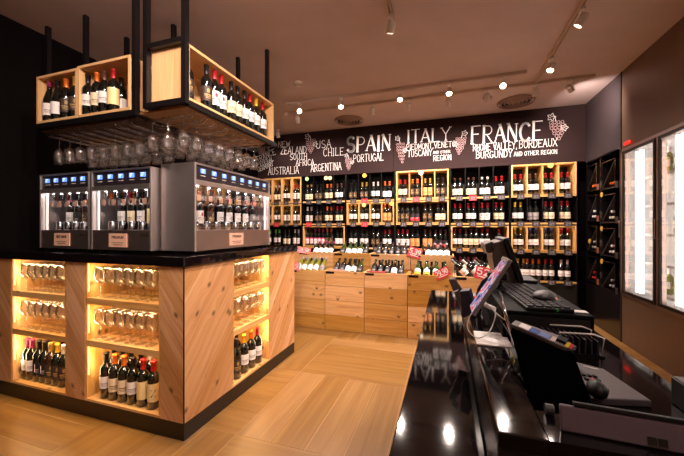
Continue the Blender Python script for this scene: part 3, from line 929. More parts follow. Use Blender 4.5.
def niche_unit(label, loc, rot, w, depth, panels, edge_black=True, wing=None):
    """open niche of width w (local x 0..w), front at y = 0, going back to +y; panels = list of (x0, x1)"""
    t = thing('display_cabinet', label, 'cabinet', loc, rot)
    zs = [(.476, .517), (.763, .806)]
    MB().box(0, w, 0, depth, ZB, ZB + .015, 'x').build('bottom_board', PINE, t)
    for a, b in zs:
        MB().box(.0125, w - .0125, .004, depth - .012, a, b, 'x').build('shelf', PINE, t, .001)
    MB().box(.0125, w - .0125, depth - .012, depth, ZB + .015, ZT - .002, 'z').build('back_panel', PINE, t)
    for x in (0, w - .012):
        MB().box(x, x + .012, .003, depth, ZB + .0155, ZT - .002, 'z').build('side_panel', PINE, t)
    for zt in (.476, .763, ZT - .001):
        MB().box(.02, w - .02, .014, .024, zt - .0022, zt - .0008).build('led_strip', LED, t)
        l = bpy.data.lights.new('niche_light', 'AREA'); l.shape = 'RECTANGLE'; l.size = w * .9; l.size_y = .02
        l.energy = NICHE_W; l.color = (1, .68, .34)
        lo = bpy.data.objects.new('niche_light', l); C.objects.link(lo)
        Mw = Matrix.Translation(loc) @ Euler(rot).to_matrix().to_4x4() @ Matrix.Translation((w / 2, .03, zt - .010)) @ Matrix.Rotation(R(28), 4, 'X')
        lo.matrix_world = Mw
        sx = .0125 if rot == (0, 0, 0) else w - .0125
        sg = 1 if rot == (0, 0, 0) else -1
        MB().box(sx, sx + sg * .003, .012, .018, zt - .2, zt - .01).build('led_strip', LED2, t)
        l = bpy.data.lights.new('niche_light', 'AREA'); l.shape = 'RECTANGLE'; l.size = .02; l.size_y = .2
        l.energy = NICHE_W * .28; l.color = (1, .72, .38)
        lo = bpy.data.objects.new('niche_light', l); C.objects.link(lo)
        d = Vector((sg * .3, 1, 0)).normalized()
        lo.matrix_world = Matrix.Translation(loc) @ Euler(rot).to_matrix().to_4x4() @ Matrix.Translation((sx + sg * .012, .02, zt - .12)) @ d.to_track_quat('-Z', 'Z').to_matrix().to_4x4()
    for (a, b, dp) in panels:
        MB().box(a + .001, b - .001, .012, dp, ZB, ZT - .001, 'z').build('panel_core', PINE, t)
        chevron('chevron_panel', b - a - .002, ZT - ZB - .001, lambda p, q_, h, a=a: (a + .001 + p, .012 - h, ZB + q_), -1 if rot == (0, 0, 0) else 1, t)
    return t


NICHE_W = 1.35
niche_unit('island cabinet with open niche, left end against the dark wall', (-3.147, IY, 0), (0, 0, 0), .613, .36, [(-.32, 0, .36)])
niche_unit('island cabinet with middle open niche of glasses and bottles', (-2.344, IY, 0), (0, 0, 0), .661, .36, [(-.19, 0, .36)])
niche_unit('island cabinet with right-hand niche, around the corner facing the shop', (IX, 1.988, 0), (0, 0, PI / 2), .519, .35, [(.519, IYE - 1.988, .35)])
t = thing('display_cabinet', 'island corner cabinet clad in diagonal pine boards on two sides', 'cabinet', (-1.59, 1.75, 0))
MB().box(-1.682 + 1.59, IX - .0125 + 1.59, IY + .0125 - 1.75, 1.987 - 1.75, ZB, ZT - .001, 'z').build('core', PINE, t)
chevron('front_chevron_panel', 1.682 + IX - .006, ZT - ZB - .001, lambda p, q_, h: (-1.682 + 1.59 + p, IY + .012 - h - 1.75, ZB + q_), -1, t)
chevron('side_chevron_panel', 1.987 - IY - .005, ZT - ZB - .001, lambda p, q_, h: (IX - .012 + h + 1.59, IY + .005 - 1.75 + p, ZB + q_), 1, t, .16, 50)
MB().box(IX - .006 + 1.59, IX + .0005 + 1.59, IY - .0005 - 1.75, IY + .005 - 1.75, ZB, ZT - .001).build('corner_trim', BLACK, t)
# far side carcass of the right run + plinth + worktop
m = MB()
m.box(XL + .004, IX + .0, IY + .0, IYE, 0, ZB - .001)
o = m.build('plinth', PLINTH, None, .002); tag(o, 'black kick plinth running under the whole wooden island', 'plinth')
m = MB()
def lprism(poly, z0, z1):
    mb = MB(); mb.prism(poly, lambda a, b, h: (a, b, h), z0, z1); return mb
o = lprism([(XL + .004, IY - .02), (IX + .02, IY - .02), (IX + .02, IYE + .03), (-2.1, IYE + .03), (-2.1, 2.22), (XL + .004, 2.22)], ZT, 1.106).build('countertop', STONE, None, .004)
tag(o, 'glossy black L-shaped countertop on the wooden island under the dispensers', 'countertop')
t = thing('base_cabinet', 'plain island carcass at the back of the cabinets under the countertop', 'cabinet', (-2.6, 2.1, 0))
m = MB(); m.box(-.866, .48, -.21, .10, ZB, ZT - .001); m.box(.52, .74, -.05, .88, ZB, ZT - .001)
m.build('carcass', BLACK, t)

# niche contents -------------------------------------------------
LB = [('p', 'W', 'd', 21.5), ('p', 'W', 'd', 31.5), ('k', 'K', 'd', 38.5), ('k', 'K', 'd', 44.5), ('g', 'D', 'c', 50.5), ('y', 'D', 'd', 57), ('w', 'D', 'd', 63.5)]
lbl = ['pink-capped bottle at the left end of the left island niche', 'second pink-capped bottle in the left island niche', 'black-capped bottle with white triangle label, left of a pair in island niche',
       'black-capped bottle with white triangle label, right of a pair in island niche', 'gold-capped bottle with dark label in the left island niche', 'yellow-capped bottle with dark label in the left island niche',
       'white-capped dark bottle at the right end of the left island niche']
for (cp, lb, gl, px), l in zip(LB, lbl):
    P = at(px, 390, 1, IY + .07)
    b = bottle((max(P.x, -3.094), IY + .075, ZB + .0152), cp, lb, l, (0, 0, R(58)), gl=gl, group='bottles in the left island niche', scale=1.0)
    if 'triangle' in l:
        m = MB()
        m.prism([(-.026, .075), (.026, .105), (-.026, .135)], lambda a, b_, h: ((.0388 + h) * math.cos(-PI / 2 + a / .038), (.0388 + h) * math.sin(-PI / 2 + a / .038), b_), 0, .0006)
        m.build('white_triangle', PAPER, b)
for j, (px, cp) in enumerate([(27, 'k'), (35, 'k'), (47, 'n'), (54, 'g'), (60, 'k')]):
    P = at(px, 380, 1, IY + .17)
    bottle((P.x, IY + .19, ZB + .0152), cp, 'D', '%s-capped bottle, %s in the back row of the left island niche' % (CAPS[cp][1], ORD[j]), (0, 0, R(58)), group='bottles in the left island niche')
MB_ = [('k', 'W', 106), ('o', 'C', 114.6), ('o', 'C', 123.8), ('k', 'W', 133), ('r', 'Z', 143), ('r', 'Z', 153.5)]
lbl = ['black-capped bottle with white label at the left of the middle island niche', 'orange-capped bottle with cream label, left of the orange pair, middle niche', 'orange-capped bottle with cream label, right of the orange pair, middle niche',
       'black-capped bottle with white label between orange and red caps, middle niche', 'red-capped bottle with tall yellow-cream label beside the Z bottle', 'red-capped bottle whose yellow-cream label bears a large letter Z']
for (cp, lb, px), l in zip(MB_, lbl):
    P = at(px, 400, 1, IY + .06)
    bottle((P.x, IY + .062, ZB + .0152), cp, lb, l, (0, 0, R(45)), group='bottles in the middle island niche', letter='Z' if 'bears' in l else None)
for j, (px, cp) in enumerate([(112, 'k'), (121, 'k'), (130, 'k'), (140, 'k'), (149, 'w')]):
    P = at(px, 400, 1, IY + .18)
    bottle((P.x, IY + .19, ZB + .0152), cp, 'W', '%s-capped bottle, %s in the back row of the middle island niche' % (CAPS[cp][1], ORD[j]), (0, 0, R(45)), group='bottles in the middle island niche')
bottle((-1.738, IY + .20, ZB + .0152), 'k', 'V', 'half-hidden bottle with white label at the right end of the middle niche', (0, 0, R(45)), group='bottles in the middle island niche')
for j, (cp, lb, y, xo, l) in enumerate([('k', 'D', 2.05, .11, 'dark-labelled bottle at the near end of the corner niche, back'), ('k', 'D', 2.10, .055, 'dark bottle with gold print, front of the corner niche'), ('y', 'W', 2.205, .06, 'yellow-capped bottle with white label in the corner niche, nearer one'),
                                        ('o', 'W', 2.305, .06, 'orange-yellow-capped bottle with white label in the corner niche, middle'), ('r', 'W', 2.40, .06, 'red-capped bottle with white label at the far end of corner niche'),
                                        ('k', 'D', 2.16, .17, 'black-capped bottle in the back row of the corner niche, nearer'), ('k', 'D', 2.26, .17, 'black-capped bottle in the back row of the corner niche, farther')]):
    bottle((IX - xo, y, ZB + .0152), cp, lb, l, (0, 0, R(60)), group='bottles in the corner island niche')

# wine glasses ----------------------------------------------------
GP = [(.0005, .003), (.036, .0), (.037, .0015), (.02, .004), (.006, .009), (.0035, .02), (.0033, .078), (.006, .086), (.02, .093), (.034, .107), (.041, .127), (.041, .145), (.037, .178), (.034, .205),
      (.033, .205), (.036, .178), (.040, .145), (.040, .127), (.033, .108), (.019, .095), (.0005, .089)]
GME = MB().lathe(GP, 18).mesh('wine_glass', GLASS)


def wglass(loc, label, group, hang=False, sc=1.0):
    o = bpy.data.objects.new('wine_glass', GME); C.objects.link(o)
    o.location = loc; o.scale = (sc,) * 3
    o.rotation_euler = (PI if hang else 0, 0, random.random() * 6)
    return tag(o, label, 'wine glass', group)


for nx, (pxs, ttl) in enumerate([((25, 31.5, 39.5, 47, 54.5, 63), 'left'), ((97, 106.5, 118, 127.5, 138, 152), 'middle')]):
    xa, xb = at(pxs[0], 300, 1, IY + .07).x, at(pxs[-1], 300, 1, IY + .07).x
    if nx == 0: xa = max(xa, -3.088); xb = min(xb, -2.60)
    else: xa = max(xa, -2.286); xb = min(xb, -1.748)
    for sh, (z, sn_) in enumerate([(.8065, 'top'), (.5175, 'lower')]):
        for j in range(6):
            x = xa + (xb - xa) * j / 5
            wglass((x, IY + .065, z), 'clear stemmed glass, %s from left, front row, %s glass shelf, %s island niche' % (ORD[j], sn_, ttl), 'wine glasses in the island niches')
        for j in range(6):
            x = xa + (xb - xa) * (j + .3) / 5.4
            wglass((x, IY + .17, z), 'clear stemmed glass, %s from left, back row, %s glass shelf, %s island niche' % (ORD[j], sn_, ttl), 'wine glasses in the island niches')
for z, sn_ in ((.8065, 'top'), (.5175, 'lower')):
    for j in range(5):
        wglass((IX - .06, 2.045 + j * .098, z), 'clear stemmed glass, %s from near end, front row, %s shelf, corner niche' % (ORD[j], sn_), 'wine glasses in the island niches')
        wglass((IX - .16, 2.06 + j * .098, z), 'clear stemmed glass, %s from near end, back row, %s shelf, corner niche' % (ORD[j], sn_), 'wine glasses in the island niches')

# ------------------------------------------------------------------ dispensers


def dispenser(label, loc, rot, W, H, D, n, title, caps, bn):
    t = thing('wine_dispenser', label, 'wine dispenser', loc, rot)
    zf = .018
    for x in (.04, W - .07):
        for y in (.04, D - .07):
            MB().box(x, x + .03, y, y + .03, 0, zf).build('foot', BLKPL, t)
    wz0, wz1 = .16, H - .125
    MB().box(0, W, D - .01, D, zf, H, 'x').build('back_panel', STEELD, t)
    MB().box(0, .014, 0, D - .01, zf, H, 'z').build('side_panel', STEEL, t, .003)
    MB().box(W - .014, W, 0, D - .01, zf, H, 'z').build('side_panel', STEEL, t, .003)
    MB().box(.0145, W - .0145, 0, D - .011, H - .012, H).build('top_panel', STEEL, t, .002)
    MB().box(.0145, W - .0145, .004, D - .011, zf, wz0).build('lower_panel', STEELD, t, .002)
    MB().box(.0145, W - .0145, .012, .03, wz1, H - .0125).build('control_panel', mat('control_panel', (40, 32, 36), .3), t)
    MB().box(.0145, W - .0145, .0, .02, wz1 - .02, wz1 + .012).build('window_rail', STEEL, t, .002)
    MB().box(.0145, W - .0145, D - .02, D - .011, wz0, wz1).build('interior_back', mat('dispenser_interior', (84, 76, 80), .25, .6), t)
    MB().box(.018, W - .018, .008, .012, wz0 + .001, wz1 - .021).build('glass_pane', PANE, t)
    for x in (.03, W - .036):
        MB().box(x, x + .006, .03, .04, wz0, wz1 - .02).build('light_bar', mat('dispenser_light', (255, 240, 230), .3, emit=1.6, ec=(255, 236, 226)), t)
    p = (W - .09 if n < 6 else W - .05) / n; x0 = (.085 if n < 6 else .03)
    for k in range(n):
        cx = x0 + p * (k + .5) - (.02 if n < 6 else 0)
        dcx = .03 + (W - .06) * (k + .5) / n
        m = MB().box(dcx - .021, dcx + .021, .006, .0118, H - .064, H - .034); ds = m.build('display', LCD, t)
        m = MB()
        for q6 in range(3): m.box(dcx - .014, dcx + .012 - .005 * q6, .0048, .0058, H - .040 - q6 * .009, H - .037 - q6 * .009)
        m.build('display_text', LCDT, ds)
        m = MB().box(dcx - .022, dcx + .022, .009, .0118, H - .083, H - .079); m.build('print_line', WHITEP, t)
        # tap block, nozzle, card, cup
        MB().box(cx - .03, cx - .006, .04, .09, wz1 - .075, wz1 - .022).build('tap_block', CHROME, t, .003)
        MB().cyl((cx - .018, .07, wz1 - .12), (cx - .018, .07, wz1 - .076), .007, 10).build('nozzle', CHROME, t)
        MB().box(cx - .035, cx + .0, .026, .029, wz1 - .125, wz1 - .085).build('price_card', CARD, t)
        MB().lathe([(.022, 0), (.024, .06), (.020, .062)], 16, (cx, .075, wz0 + .0)).build('drip_cup', CHROME, t)
        cp, lb, gl = caps[k]
        # bottle: a thing of its own, placed in world space
        Mw = Matrix.Translation(loc) @ Euler(rot).to_matrix().to_4x4()
        P = Mw @ Vector((cx + .006, .155, wz0 + .001))
        bottle(P, cp, lb, '%s-capped bottle with %s label, %s from left inside the %s' % (CAPS[cp][1], LABS[lb][1], ORD[k], bn), (0, 0, rot[2]), gl=gl, group='bottles inside the wine dispensers', scale=.93)
    cxm = W * .47
    cd = MB().box(cxm - .085, cxm + .085, -.001, .0035, .04, .135).build('title_card', CARD, t)
    m = MB(); word(m, title, .11, .017, .0035, lambda a, b, h: (cxm - .055 + a, -.0012 - h * .5, .1 + b), serif=False)
    for q7, ww in enumerate((.055, .045)): ribbon(m, [(cxm - ww, .07 - q7 * .014), (cxm + ww, .07 - q7 * .014)], .004, lambda a, b, h: (a, -.0012 - h * .5, b))
    m.build('card_lettering', INK, cd)
    if n < 6:
        m = MB(); word(m, 'ENOMATIC', .075, .014, .0045, lambda a, b, h: (W - .10 + a, .0038 - h, .118 + b), serif=False); m.build('maker_lettering', INK, t)
    return t


dispenser('stainless wine dispenser, leftmost, with five blue displays and BEST VALUE card', (-3.03, 1.64, 1.1062), (0, 0, 0), .55, .588, .38, 5, 'BEST VALUE', [('p', 'W', 'd'), ('k', 'K', 'd'), ('o', 'D', 'c'), ('k', 'W', 'd'), ('k', 'W', 'd')], 'left dispenser')
dispenser('stainless wine dispenser, middle one, with five blue displays and PREMIUM card', (-2.462, 1.64, 1.1062), (0, 0, 0), .575, .588, .38, 5, 'PREMIUM', [('k', 'W', 'd'), ('o', 'C', 'd'), ('k', 'W', 'd'), ('r', 'Z', 'd'), ('k', 'W', 'd')], 'middle dispenser')
dispenser('long stainless wine dispenser at island corner with eight blue displays', (-1.577, 1.70, 1.1062), (0, 0, PI / 2), .94, .611, .29, 8, 'PREMIUM', [('k', 'K', 'd'), ('r', 'R', 'd'), ('k', 'D', 'c'), ('k', 'W', 'd'), ('p', 'W', 'd'), ('y', 'W', 'd'), ('r', 'W', 'd'), ('k', 'G', 'd')], 'corner dispenser')

# ------------------------------------------------------------------ overhead frames, crates and racks


def frame(label, posts, rails, group=None):
    x, y = posts[0][0], posts[0][1]
    t = thing('hanging_frame', label, 'frame', (x, y, 0))
    for (px_, py_, zb) in posts:
        MB().box(px_ - .016 - x, px_ + .016 - x, py_ - .016 - y, py_ + .016 - y, zb, ZC - .001).build('post', STEELK, t)
    for (a, b, z) in rails:
        a, b = Vector((*a, z)), Vector((*b, z))
        mn = [min(a[i], b[i]) for i in (0, 1)]; mx_ = [max(a[i], b[i]) for i in (0, 1)]
        hor = (mx_[0] - mn[0]) > (mx_[1] - mn[1])
        e = .016
        if hor: m = MB().box(mn[0] + e + .0005 - x, mx_[0] - e - .0005 - x, mn[1] - e - y, mn[1] + e - y, z - e, z + e)
        else: m = MB().box(mn[0] - e - x, mn[0] + e - x, mn[1] + e + .0005 - y, mx_[1] - e - .0005 - y, z - e, z + e)
        m.build('rail', STEELK, t)
    return t


frame('black steel ceiling-hung frame carrying the two small crates, left', [(-1.905, 1.545, 2.008), (-3.30, 1.85, 2.20), (-2.83, 1.85, 2.20), (-2.80, 2.18, 2.008), (-2.24, 2.17, 2.008)],
      [((-2.875, 1.545), (-1.905, 1.545), 2.024), ((-3.30, 1.85), (-2.83, 1.85), 2.20), ((-2.80, 2.18), (-1.905, 2.18), 2.024), ((-2.875, 1.545), (-2.875, 2.18), 2.024), ((-1.905, 1.545), (-1.905, 2.18), 2.024)])
frame('black steel ceiling-hung frame carrying the long crate at the corner', [(-1.80, 1.535, 2.03), (-1.497, 1.535, 2.03), (-1.68, 2.76, 2.03), (-2.04, 2.79, 2.03)],
      [((-1.80, 1.535), (-1.497, 1.535), 2.046), ((-1.80, 1.535), (-1.497, 1.535), 2.415), ((-1.497, 1.535), (-1.497, 2.62), 2.040), ((-1.80, 1.535), (-1.80, 2.76), 2.046), ((-1.80, 2.60), (-1.497, 2.60), 2.046)])


def open_crate(label, loc, rot, w, h, d, group=None):
    t = thing('display_crate', label, 'crate', loc, rot)
    th = .018
    MB().box(0, w, 0, d, 0, th, 'x').build('bottom_board', BOX, t, .001)
    MB().box(0, w, 0, d, h - th, h, 'x').build('top_board', BOX, t, .001)
    MB().box(0, th, 0, d, th + .0005, h - th - .0005, 'z').build('side_board', BOX, t, .001)
    MB().box(w - th, w, 0, d, th + .0005, h - th - .0005, 'z').build('side_board', BOX, t, .001)
    MB().box(th + .0005, w - th - .0005, d - .01, d, th + .0005, h - th - .0005, 'x').build('back_board', mat('crate_back_shadow_board', (92, 62, 44), .6) if False else BOX, t)
    return t


open_crate('small pine crate of bottles, left of the hanging pair', (-2.86, 1.53, 2.042), (0, 0, 0), .428, .345, .30)
open_crate('small pine crate of bottles, right of the hanging pair', (-2.428, 1.53, 2.042), (0, 0, 0), .49, .355, .30)
# long crate faces +x
open_crate('long pine crate of nine bottles hanging above the corner dispenser', (-1.499, 1.556, 2.063), (0, 0, PI / 2), 1.02, .345, .285)
for j, (px, cp, lb, sh) in enumerate([(45.8, 'p', 'W', 'u'), (53, 'k', 'V', 'u'), (60.7, 'o', 'D', 'x'), (68.4, 'g', 'D', 'x')]):
    P = at(px, 100, 1, 1.578)
    bottle((-2.80 + j * .091, 1.578, 2.0605), cp, lb, '%s-capped bottle, %s from left in the left small hanging crate' % (CAPS[cp][1], ORD[j]), (0, 0, R(56)), shape=sh, group='bottles in the hanging crates', scale=.98)
bottle((at(73.2, 100, 1, 1.66).x + .01, 1.68, 2.0605), 'k', 'W', 'black-capped bottle at the right end of the left small hanging crate', (0, 0, R(56)), group='bottles in the hanging crates', scale=.93)
for j, (px, cp, lb) in enumerate([(88, 'k', 'W'), (97, 'o', 'C'), (104.5, 'n', 'W'), (113.5, 'r', 'Z')]):
    P = at(px, 100, 1, 1.578)
    bottle((max(P.x, -2.804), 1.578, 2.0605), cp, lb, '%s-capped bottle, %s from left in the right small hanging crate' % (CAPS[cp][1], ORD[j]), (0, 0, R(48)), group='bottles in the hanging crates', scale=.97)
bottle((at(119.8, 100, 1, 1.65).x - .012, 1.67, 2.0605), 'k', 'V', 'black-capped bottle at the right end of the right small hanging crate', (0, 0, R(48)), group='bottles in the hanging crates', scale=.93)
for j, (px, cp, lb) in enumerate([(206.5, 'k', 'D'), (214.5, 'r', 'R'), (221.5, 'r', 'R'), (231.2, 'k', 'C'), (237.6, 'k', 'C'), (244.5, 'k', 'W'), (250, 'r', 'W'), (256, 'y', 'W'), (262.5, 'r', 'W')]):
    P = at(px, 110, 0, -1.548)
    bottle((-1.548, P.y, 2.0815), cp, lb, '%s-capped bottle, %s from the near end in the long hanging crate' % (CAPS[cp][1], ORD[j]), (0, 0, R(62)), group='bottles in the hanging crates', scale=.99)
bottle((-1.555, 1.617, 2.0815), 'k', 'D', 'dark bottle in the near inner corner of the long hanging crate', (0, 0, R(62)), group='bottles in the hanging crates', scale=.9)

# glass racks: board underneath with wire runners, glasses hang by their feet
RUN = []


def rack(label, x0, x1, y0, y1, z, along, cnt, mt):
    t = thing('glass_rack', label, 'rack', ((x0 + x1) / 2, (y0 + y1) / 2, z))
    cx, cy = (x0 + x1) / 2, (y0 + y1) / 2
    MB().box(x0 - cx, x1 - cx, y0 - cy, y1 - cy, -.012, 0, 'y' if along == 'y' else 'x').build('board', mt, t)
    W = (x1 - x0) if along == 'y' else (y1 - y0)
    for k in range(cnt):
        c = (k + .5) * W / cnt - W / 2
        for s in (-1, 1):
            o_ = c + s * .016
            if along == 'y': pts = [(o_, y0 - cy + .01, -.013), (o_, y0 - cy - .0, -.04), (o_, y0 - cy + .02, -.045), (o_, y1 - cy - .02, -.045), (o_, y1 - cy, -.013)]
            else: pts = [(x0 - cx + .01, o_, -.013), (x0 - cx, o_, -.04), (x0 - cx + .02, o_, -.045), (x1 - cx - .02, o_, -.045), (x1 - cx, o_, -.013)]
            MB().tube(pts, .0028, 6).build('wire_runner', CHROME, t)
    return t


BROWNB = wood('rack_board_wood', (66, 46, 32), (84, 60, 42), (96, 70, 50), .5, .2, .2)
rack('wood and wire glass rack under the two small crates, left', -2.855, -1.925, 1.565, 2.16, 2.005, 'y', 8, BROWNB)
rack('wood and wire glass rack under the long corner crate', -1.96, -1.515, 1.56, 2.45, 2.027, 'x', 8, wood('rack_board_pine', (150, 108, 70), (170, 126, 84), (186, 142, 100), .5, .2, .2))
for c in range(8):
    x = -2.855 + (c + .5) * .93 / 8
    for r in range(2):
        y = 1.64 + r * .24
        wglass((x, y, 1.9645), 'upturned clear glass, hanging %s from left, row %s, under the small crates' % (ORD[c], ['nearest', 'far'][r]), 'glasses hanging under the left rack', True, .98)
for c in range(8):
    y = 1.56 + (c + .5) * .89 / 8
    for r in range(3):
        x = -1.585 - r * .13
        wglass((x, y, 1.9875), 'upturned glass, hanging %s from the near end, rank %s, under the long crate' % (ORD[c], ['one', 'two', 'three', 'four', 'five'][r]), 'glasses hanging under the long crate', True, .98)

# ------------------------------------------------------------------ ceiling: tracks, spots, vents


def track(label, a, b, mt):
    a, b = Vector(a), Vector(b)
    t = thing('light_track', label, 'light track', a)
    d = b - a; w = .017
    if abs(d.x) > abs(d.y):
        m = MB().box(0, d.x, -w, -.006, -.03, 0).box(0, d.x, .006, w, -.03, 0).box(0, d.x, -.006, .006, -.008, 0)
        c = MB().box(-.03, -.0005, -w, w, -.03, 0)
    else:
        m = MB().box(-w, -.006, 0, d.y, -.03, 0).box(.006, w, 0, d.y, -.03, 0).box(-.006, .006, 0, d.y, -.008, 0)
        c = MB().box(-w, w, -.03, -.0005, -.03, 0)
    m.build('rail', mt, t); c.build('end_cap', mt, t)


TRK = mat('track_paint', (200, 176, 160), .5)
track('thin light track along the ceiling, nearer of two parallel to the sign', (-2.12, 4.02, ZC), (.84, 4.02, ZC), TRK)
track('thin light track along the ceiling, closer to the sign', (-2.32, 4.36, ZC), (1.6, 4.36, ZC), TRK)
track('light track running towards the camera on the right of ceiling', (1.0, 4.33, ZC), (1.0, -1.0, ZC), TRK)
track('light track running towards the camera in the ceiling centre', (-.43, 2.62, ZC), (-.43, -1.0, ZC), TRK)


def spot(base, aim, lit, label, energy=0, size=75, blend=.7, glow=True):
    base = Vector(base); aim = Vector(aim)
    t = thing('track_spotlight', label, 'spotlight', base, group='ceiling track spotlights')
    MB().box(-.018, .018, -.03, .03, -.022, 0).build('adapter', WHITEP, t, .002)
    hz = -.095
    d = (aim - (base + Vector((0, 0, hz)))).normalized()
    MB().tube([(0, 0, -.022), (0, 0, -.05), (.036, 0, -.06), (.036, 0, hz)], .004, 6).build('bracket', WHITEP, t)
    M = Matrix.Translation((0, 0, hz)) @ d.to_track_quat('Z', 'Y').to_matrix().to_4x4()
    MB().lathe([(.001, -.05), (.022, -.05), (.030, -.035), (.033, .045), (.031, .047), (.029, .04)], 18, M=M).build('lamp_head', WHITEP, t)
    MB().lathe([(.0005, .032), (.0285, .034)], 18, M=M).build('lens', LENS if lit else GREYPL, t)
    if energy:
        l = bpy.data.lights.new('spot_lamp', 'SPOT'); l.energy = energy; l.spot_size = R(size); l.spot_blend = blend
        l.color = (1.0, .82, .72); l.shadow_soft_size = .03
        lo = bpy.data.objects.new('spot_lamp', l); C.objects.link(lo)
        lo.location = base + Vector((0, 0, hz)) + d * .06
        lo.rotation_euler = d.to_track_quat('-Z', 'Y').to_euler()


FL = 75
i = 0
for px, py, lb in [(299.5, 113, 'lit spotlight at the left end of the nearer track'), (341, 110, 'lit spotlight above the left vent on nearer track'), (400, 103.5, 'lit spotlight on the nearer track above ITALY'),
                   (449, 98, 'lit spotlight on nearer track above the gap before FRANCE'), (503, 90, 'brightest lit spotlight on nearer track beside the right vent')]:
    P = at(px, py, 1, 4.02)
    aim = (P.x * .55, 2.0, 0) if px not in (299.5, 503) else (P.x * .35, 1.2, .8)
    spot((P.x, 4.02, ZC - .031), aim, True, lb, FL)
for px, py, lit, ax, lb in [(297.5, 124, True, -2.3, 'lit spotlight at the left end of the rear track'), (372, 114, False, -1.3, 'spotlight on the rear track aimed at SPAIN'), (408, 109, False, -.7, 'spotlight on the rear track aimed at ITALY'),
                            (448, 106, False, 0., 'spotlight lighting the wall between ITALY and FRANCE'), (487, 101, False, .6, 'spotlight left of the right vent aimed at the sign'),
                            (535.5, 95, True, .95, 'lit spotlight where the two tracks meet'), (570, 91, False, 1.7, 'spotlight at the right end of rear track aimed at side panel')]:
    P = at(px, py, 1, 4.36)
    spot((P.x, 4.36, ZC - .031), (ax, 5.36, 1.1) if px != 570 else (1.86, 4.95, 2.5), lit, lb, 120 if px != 570 else 60, 135, 1.0)
for (x, y, ax, ay, az, e, lb) in [(1.0, 3.73, .0, 2.6, 0, 60, 'lit spotlight on the right track, farther of the two in view'), (1.0, 2.96, -.6, 3.78, .3, 110, 'lit spotlight on the right track, nearer of the two in view'),
                                  (1.0, 1.6, -1.5, 2.0, .5, 110, 'spotlight over the service counter aimed at the island side'), (1.0, .2, -.5, 1.5, .9, 50, 'added fill spotlight, out of view on the right track'),  # the last spot here is out of view, added as room fill
                                  (-.43, 2.58, -1.1, 3.7, .3, 95, 'lit spotlight on the centre track near the top edge'), (-.42, 1.1, -1.5, 1.7, 1.4, 60, 'added fill spotlight over the aisle aimed at the island corner'),  # the island-corner spot is unseen, put in for general fill
                                  (-.42, .2, -1.7, 1.8, 2.2, 110, 'spotlight over the aisle aimed at the hanging crates'), (-.43, -1.0, -2.3, -2.2, 1.4, 110, 'added unseen spotlight behind the camera washing the front wall, left'),  # front-wall spot added so the steel has a bright wall to reflect
                                  (1.0, -1.0, .4, -2.2, 1.4, 80, 'added unseen spotlight behind the camera washing the front wall, right'),  # unseen spot added to brighten the wall mirrored in the steel
                                  (-.43, .65, -2.1, 1.75, 1.85, 70, 'added unseen spotlight over the aisle aimed at the hanging glasses'),  # added out of view to give the hanging glasses highlights
                                  (-.43, -.8, -2.4, 1.5, 1.6, 60, 'added fill spotlight behind the camera aimed at the dispensers')]:  # unseen spot added as fill on the dispenser fronts
    spot((x, y, ZC - .031), (ax, ay, az), True, lb, e, 80)
# spotlight with clamp by the far end of the long crate
P = at(278, 130, 1, 5.05)
spot((P.x, 5.05, ZC - .001), (-2.9, 5.36, 2.2), False, 'small spotlight on the ceiling above NEW ZEALAND', 10, 90)
for k, (x, y) in enumerate([(-1.504, 4.946), (.90, 4.94)]):
    t = thing('ceiling_vent', ['round ceiling air diffuser above SPAIN, left one', 'round ceiling air diffuser above FRANCE, right one'][k], 'vent', (x, y, ZC))
    for j, r in enumerate((.235, .19, .145, .10, .055)):
        MB().lathe([(r, -.006), (r + .004, -.012), (r - .012, -.03 - .004 * j), (r - .014, -.026)], 32).build('ring', mat('vent_paint', (150, 124, 112), .5), t)
    MB().cyl((0, 0, -.003), (0, 0, -.001), .2, 32).build('duct', mat('duct_dark', (40, 32, 30), .8), t)
for k, (x, y) in enumerate([(-1.70, 3.5), (.515, 4.68)]):
    o = MB().lathe([(.0005, -.035), (.04, -.035), (.055, -.02), (.06, -.001)], 24, (0, 0, 0)).build('smoke_detector', TRK); o.location = (x, y, ZC)
    tag(o, ['round smoke detector on the ceiling near the long crate', 'round sensor on the ceiling left of the right vent'][k], 'smoke detector')

# ------------------------------------------------------------------ service counter (right foreground)
t = thing('service_counter', 'black polished stone service counter with raised staff side, right foreground', 'counter', (.15, 1.4, 0))
def sc(*a): return MB().box(a[0] - .15, a[1] - .15, a[2] - 1.4, a[3] - 1.4, a[4], a[5])
sc(-.105, .07, .2, 2.30, .82, .85).build('customer_ledge', STONE, t, .003)
sc(.0705, .41, 1.53, 2.30, .82, .85).build('rear_ledge', STONE, t)
sc(.0705, .41, 1.53, 2.28, 0, .819).build('rear_body', BLACK, t)
sc(-.085, .07, .2, 2.28, 0, .819).build('front_panel', BLACKG, t)
# raised deck with cable well
sc(.0715, .138, .52, 1.525, .955, .98).build('raised_top', STONE, t, .002)
sc(.138, .41, 1.0, 1.525, .955, .98).build('raised_top', STONE, t)
sc(.138, .41, .52, .60, .955, .98).build('raised_top', STONE, t)
sc(.255, .41, .60, 1.0, .955, .98).build('raised_top', STONE, t)
sc(.0715, .41, .53, 1.52, 0, .80).build('counter_body', BLACK, t)
sc(.0715, .135, .53, 1.52, .80, .954).build('riser_panel', BLACKG, t)
sc(.257, .405, .53, 1.52, .80, .954).build('riser_panel', BLACK, t)
sc(.0715, .41, .521, .529, 0, .954).build('end_panel', BLACK, t)

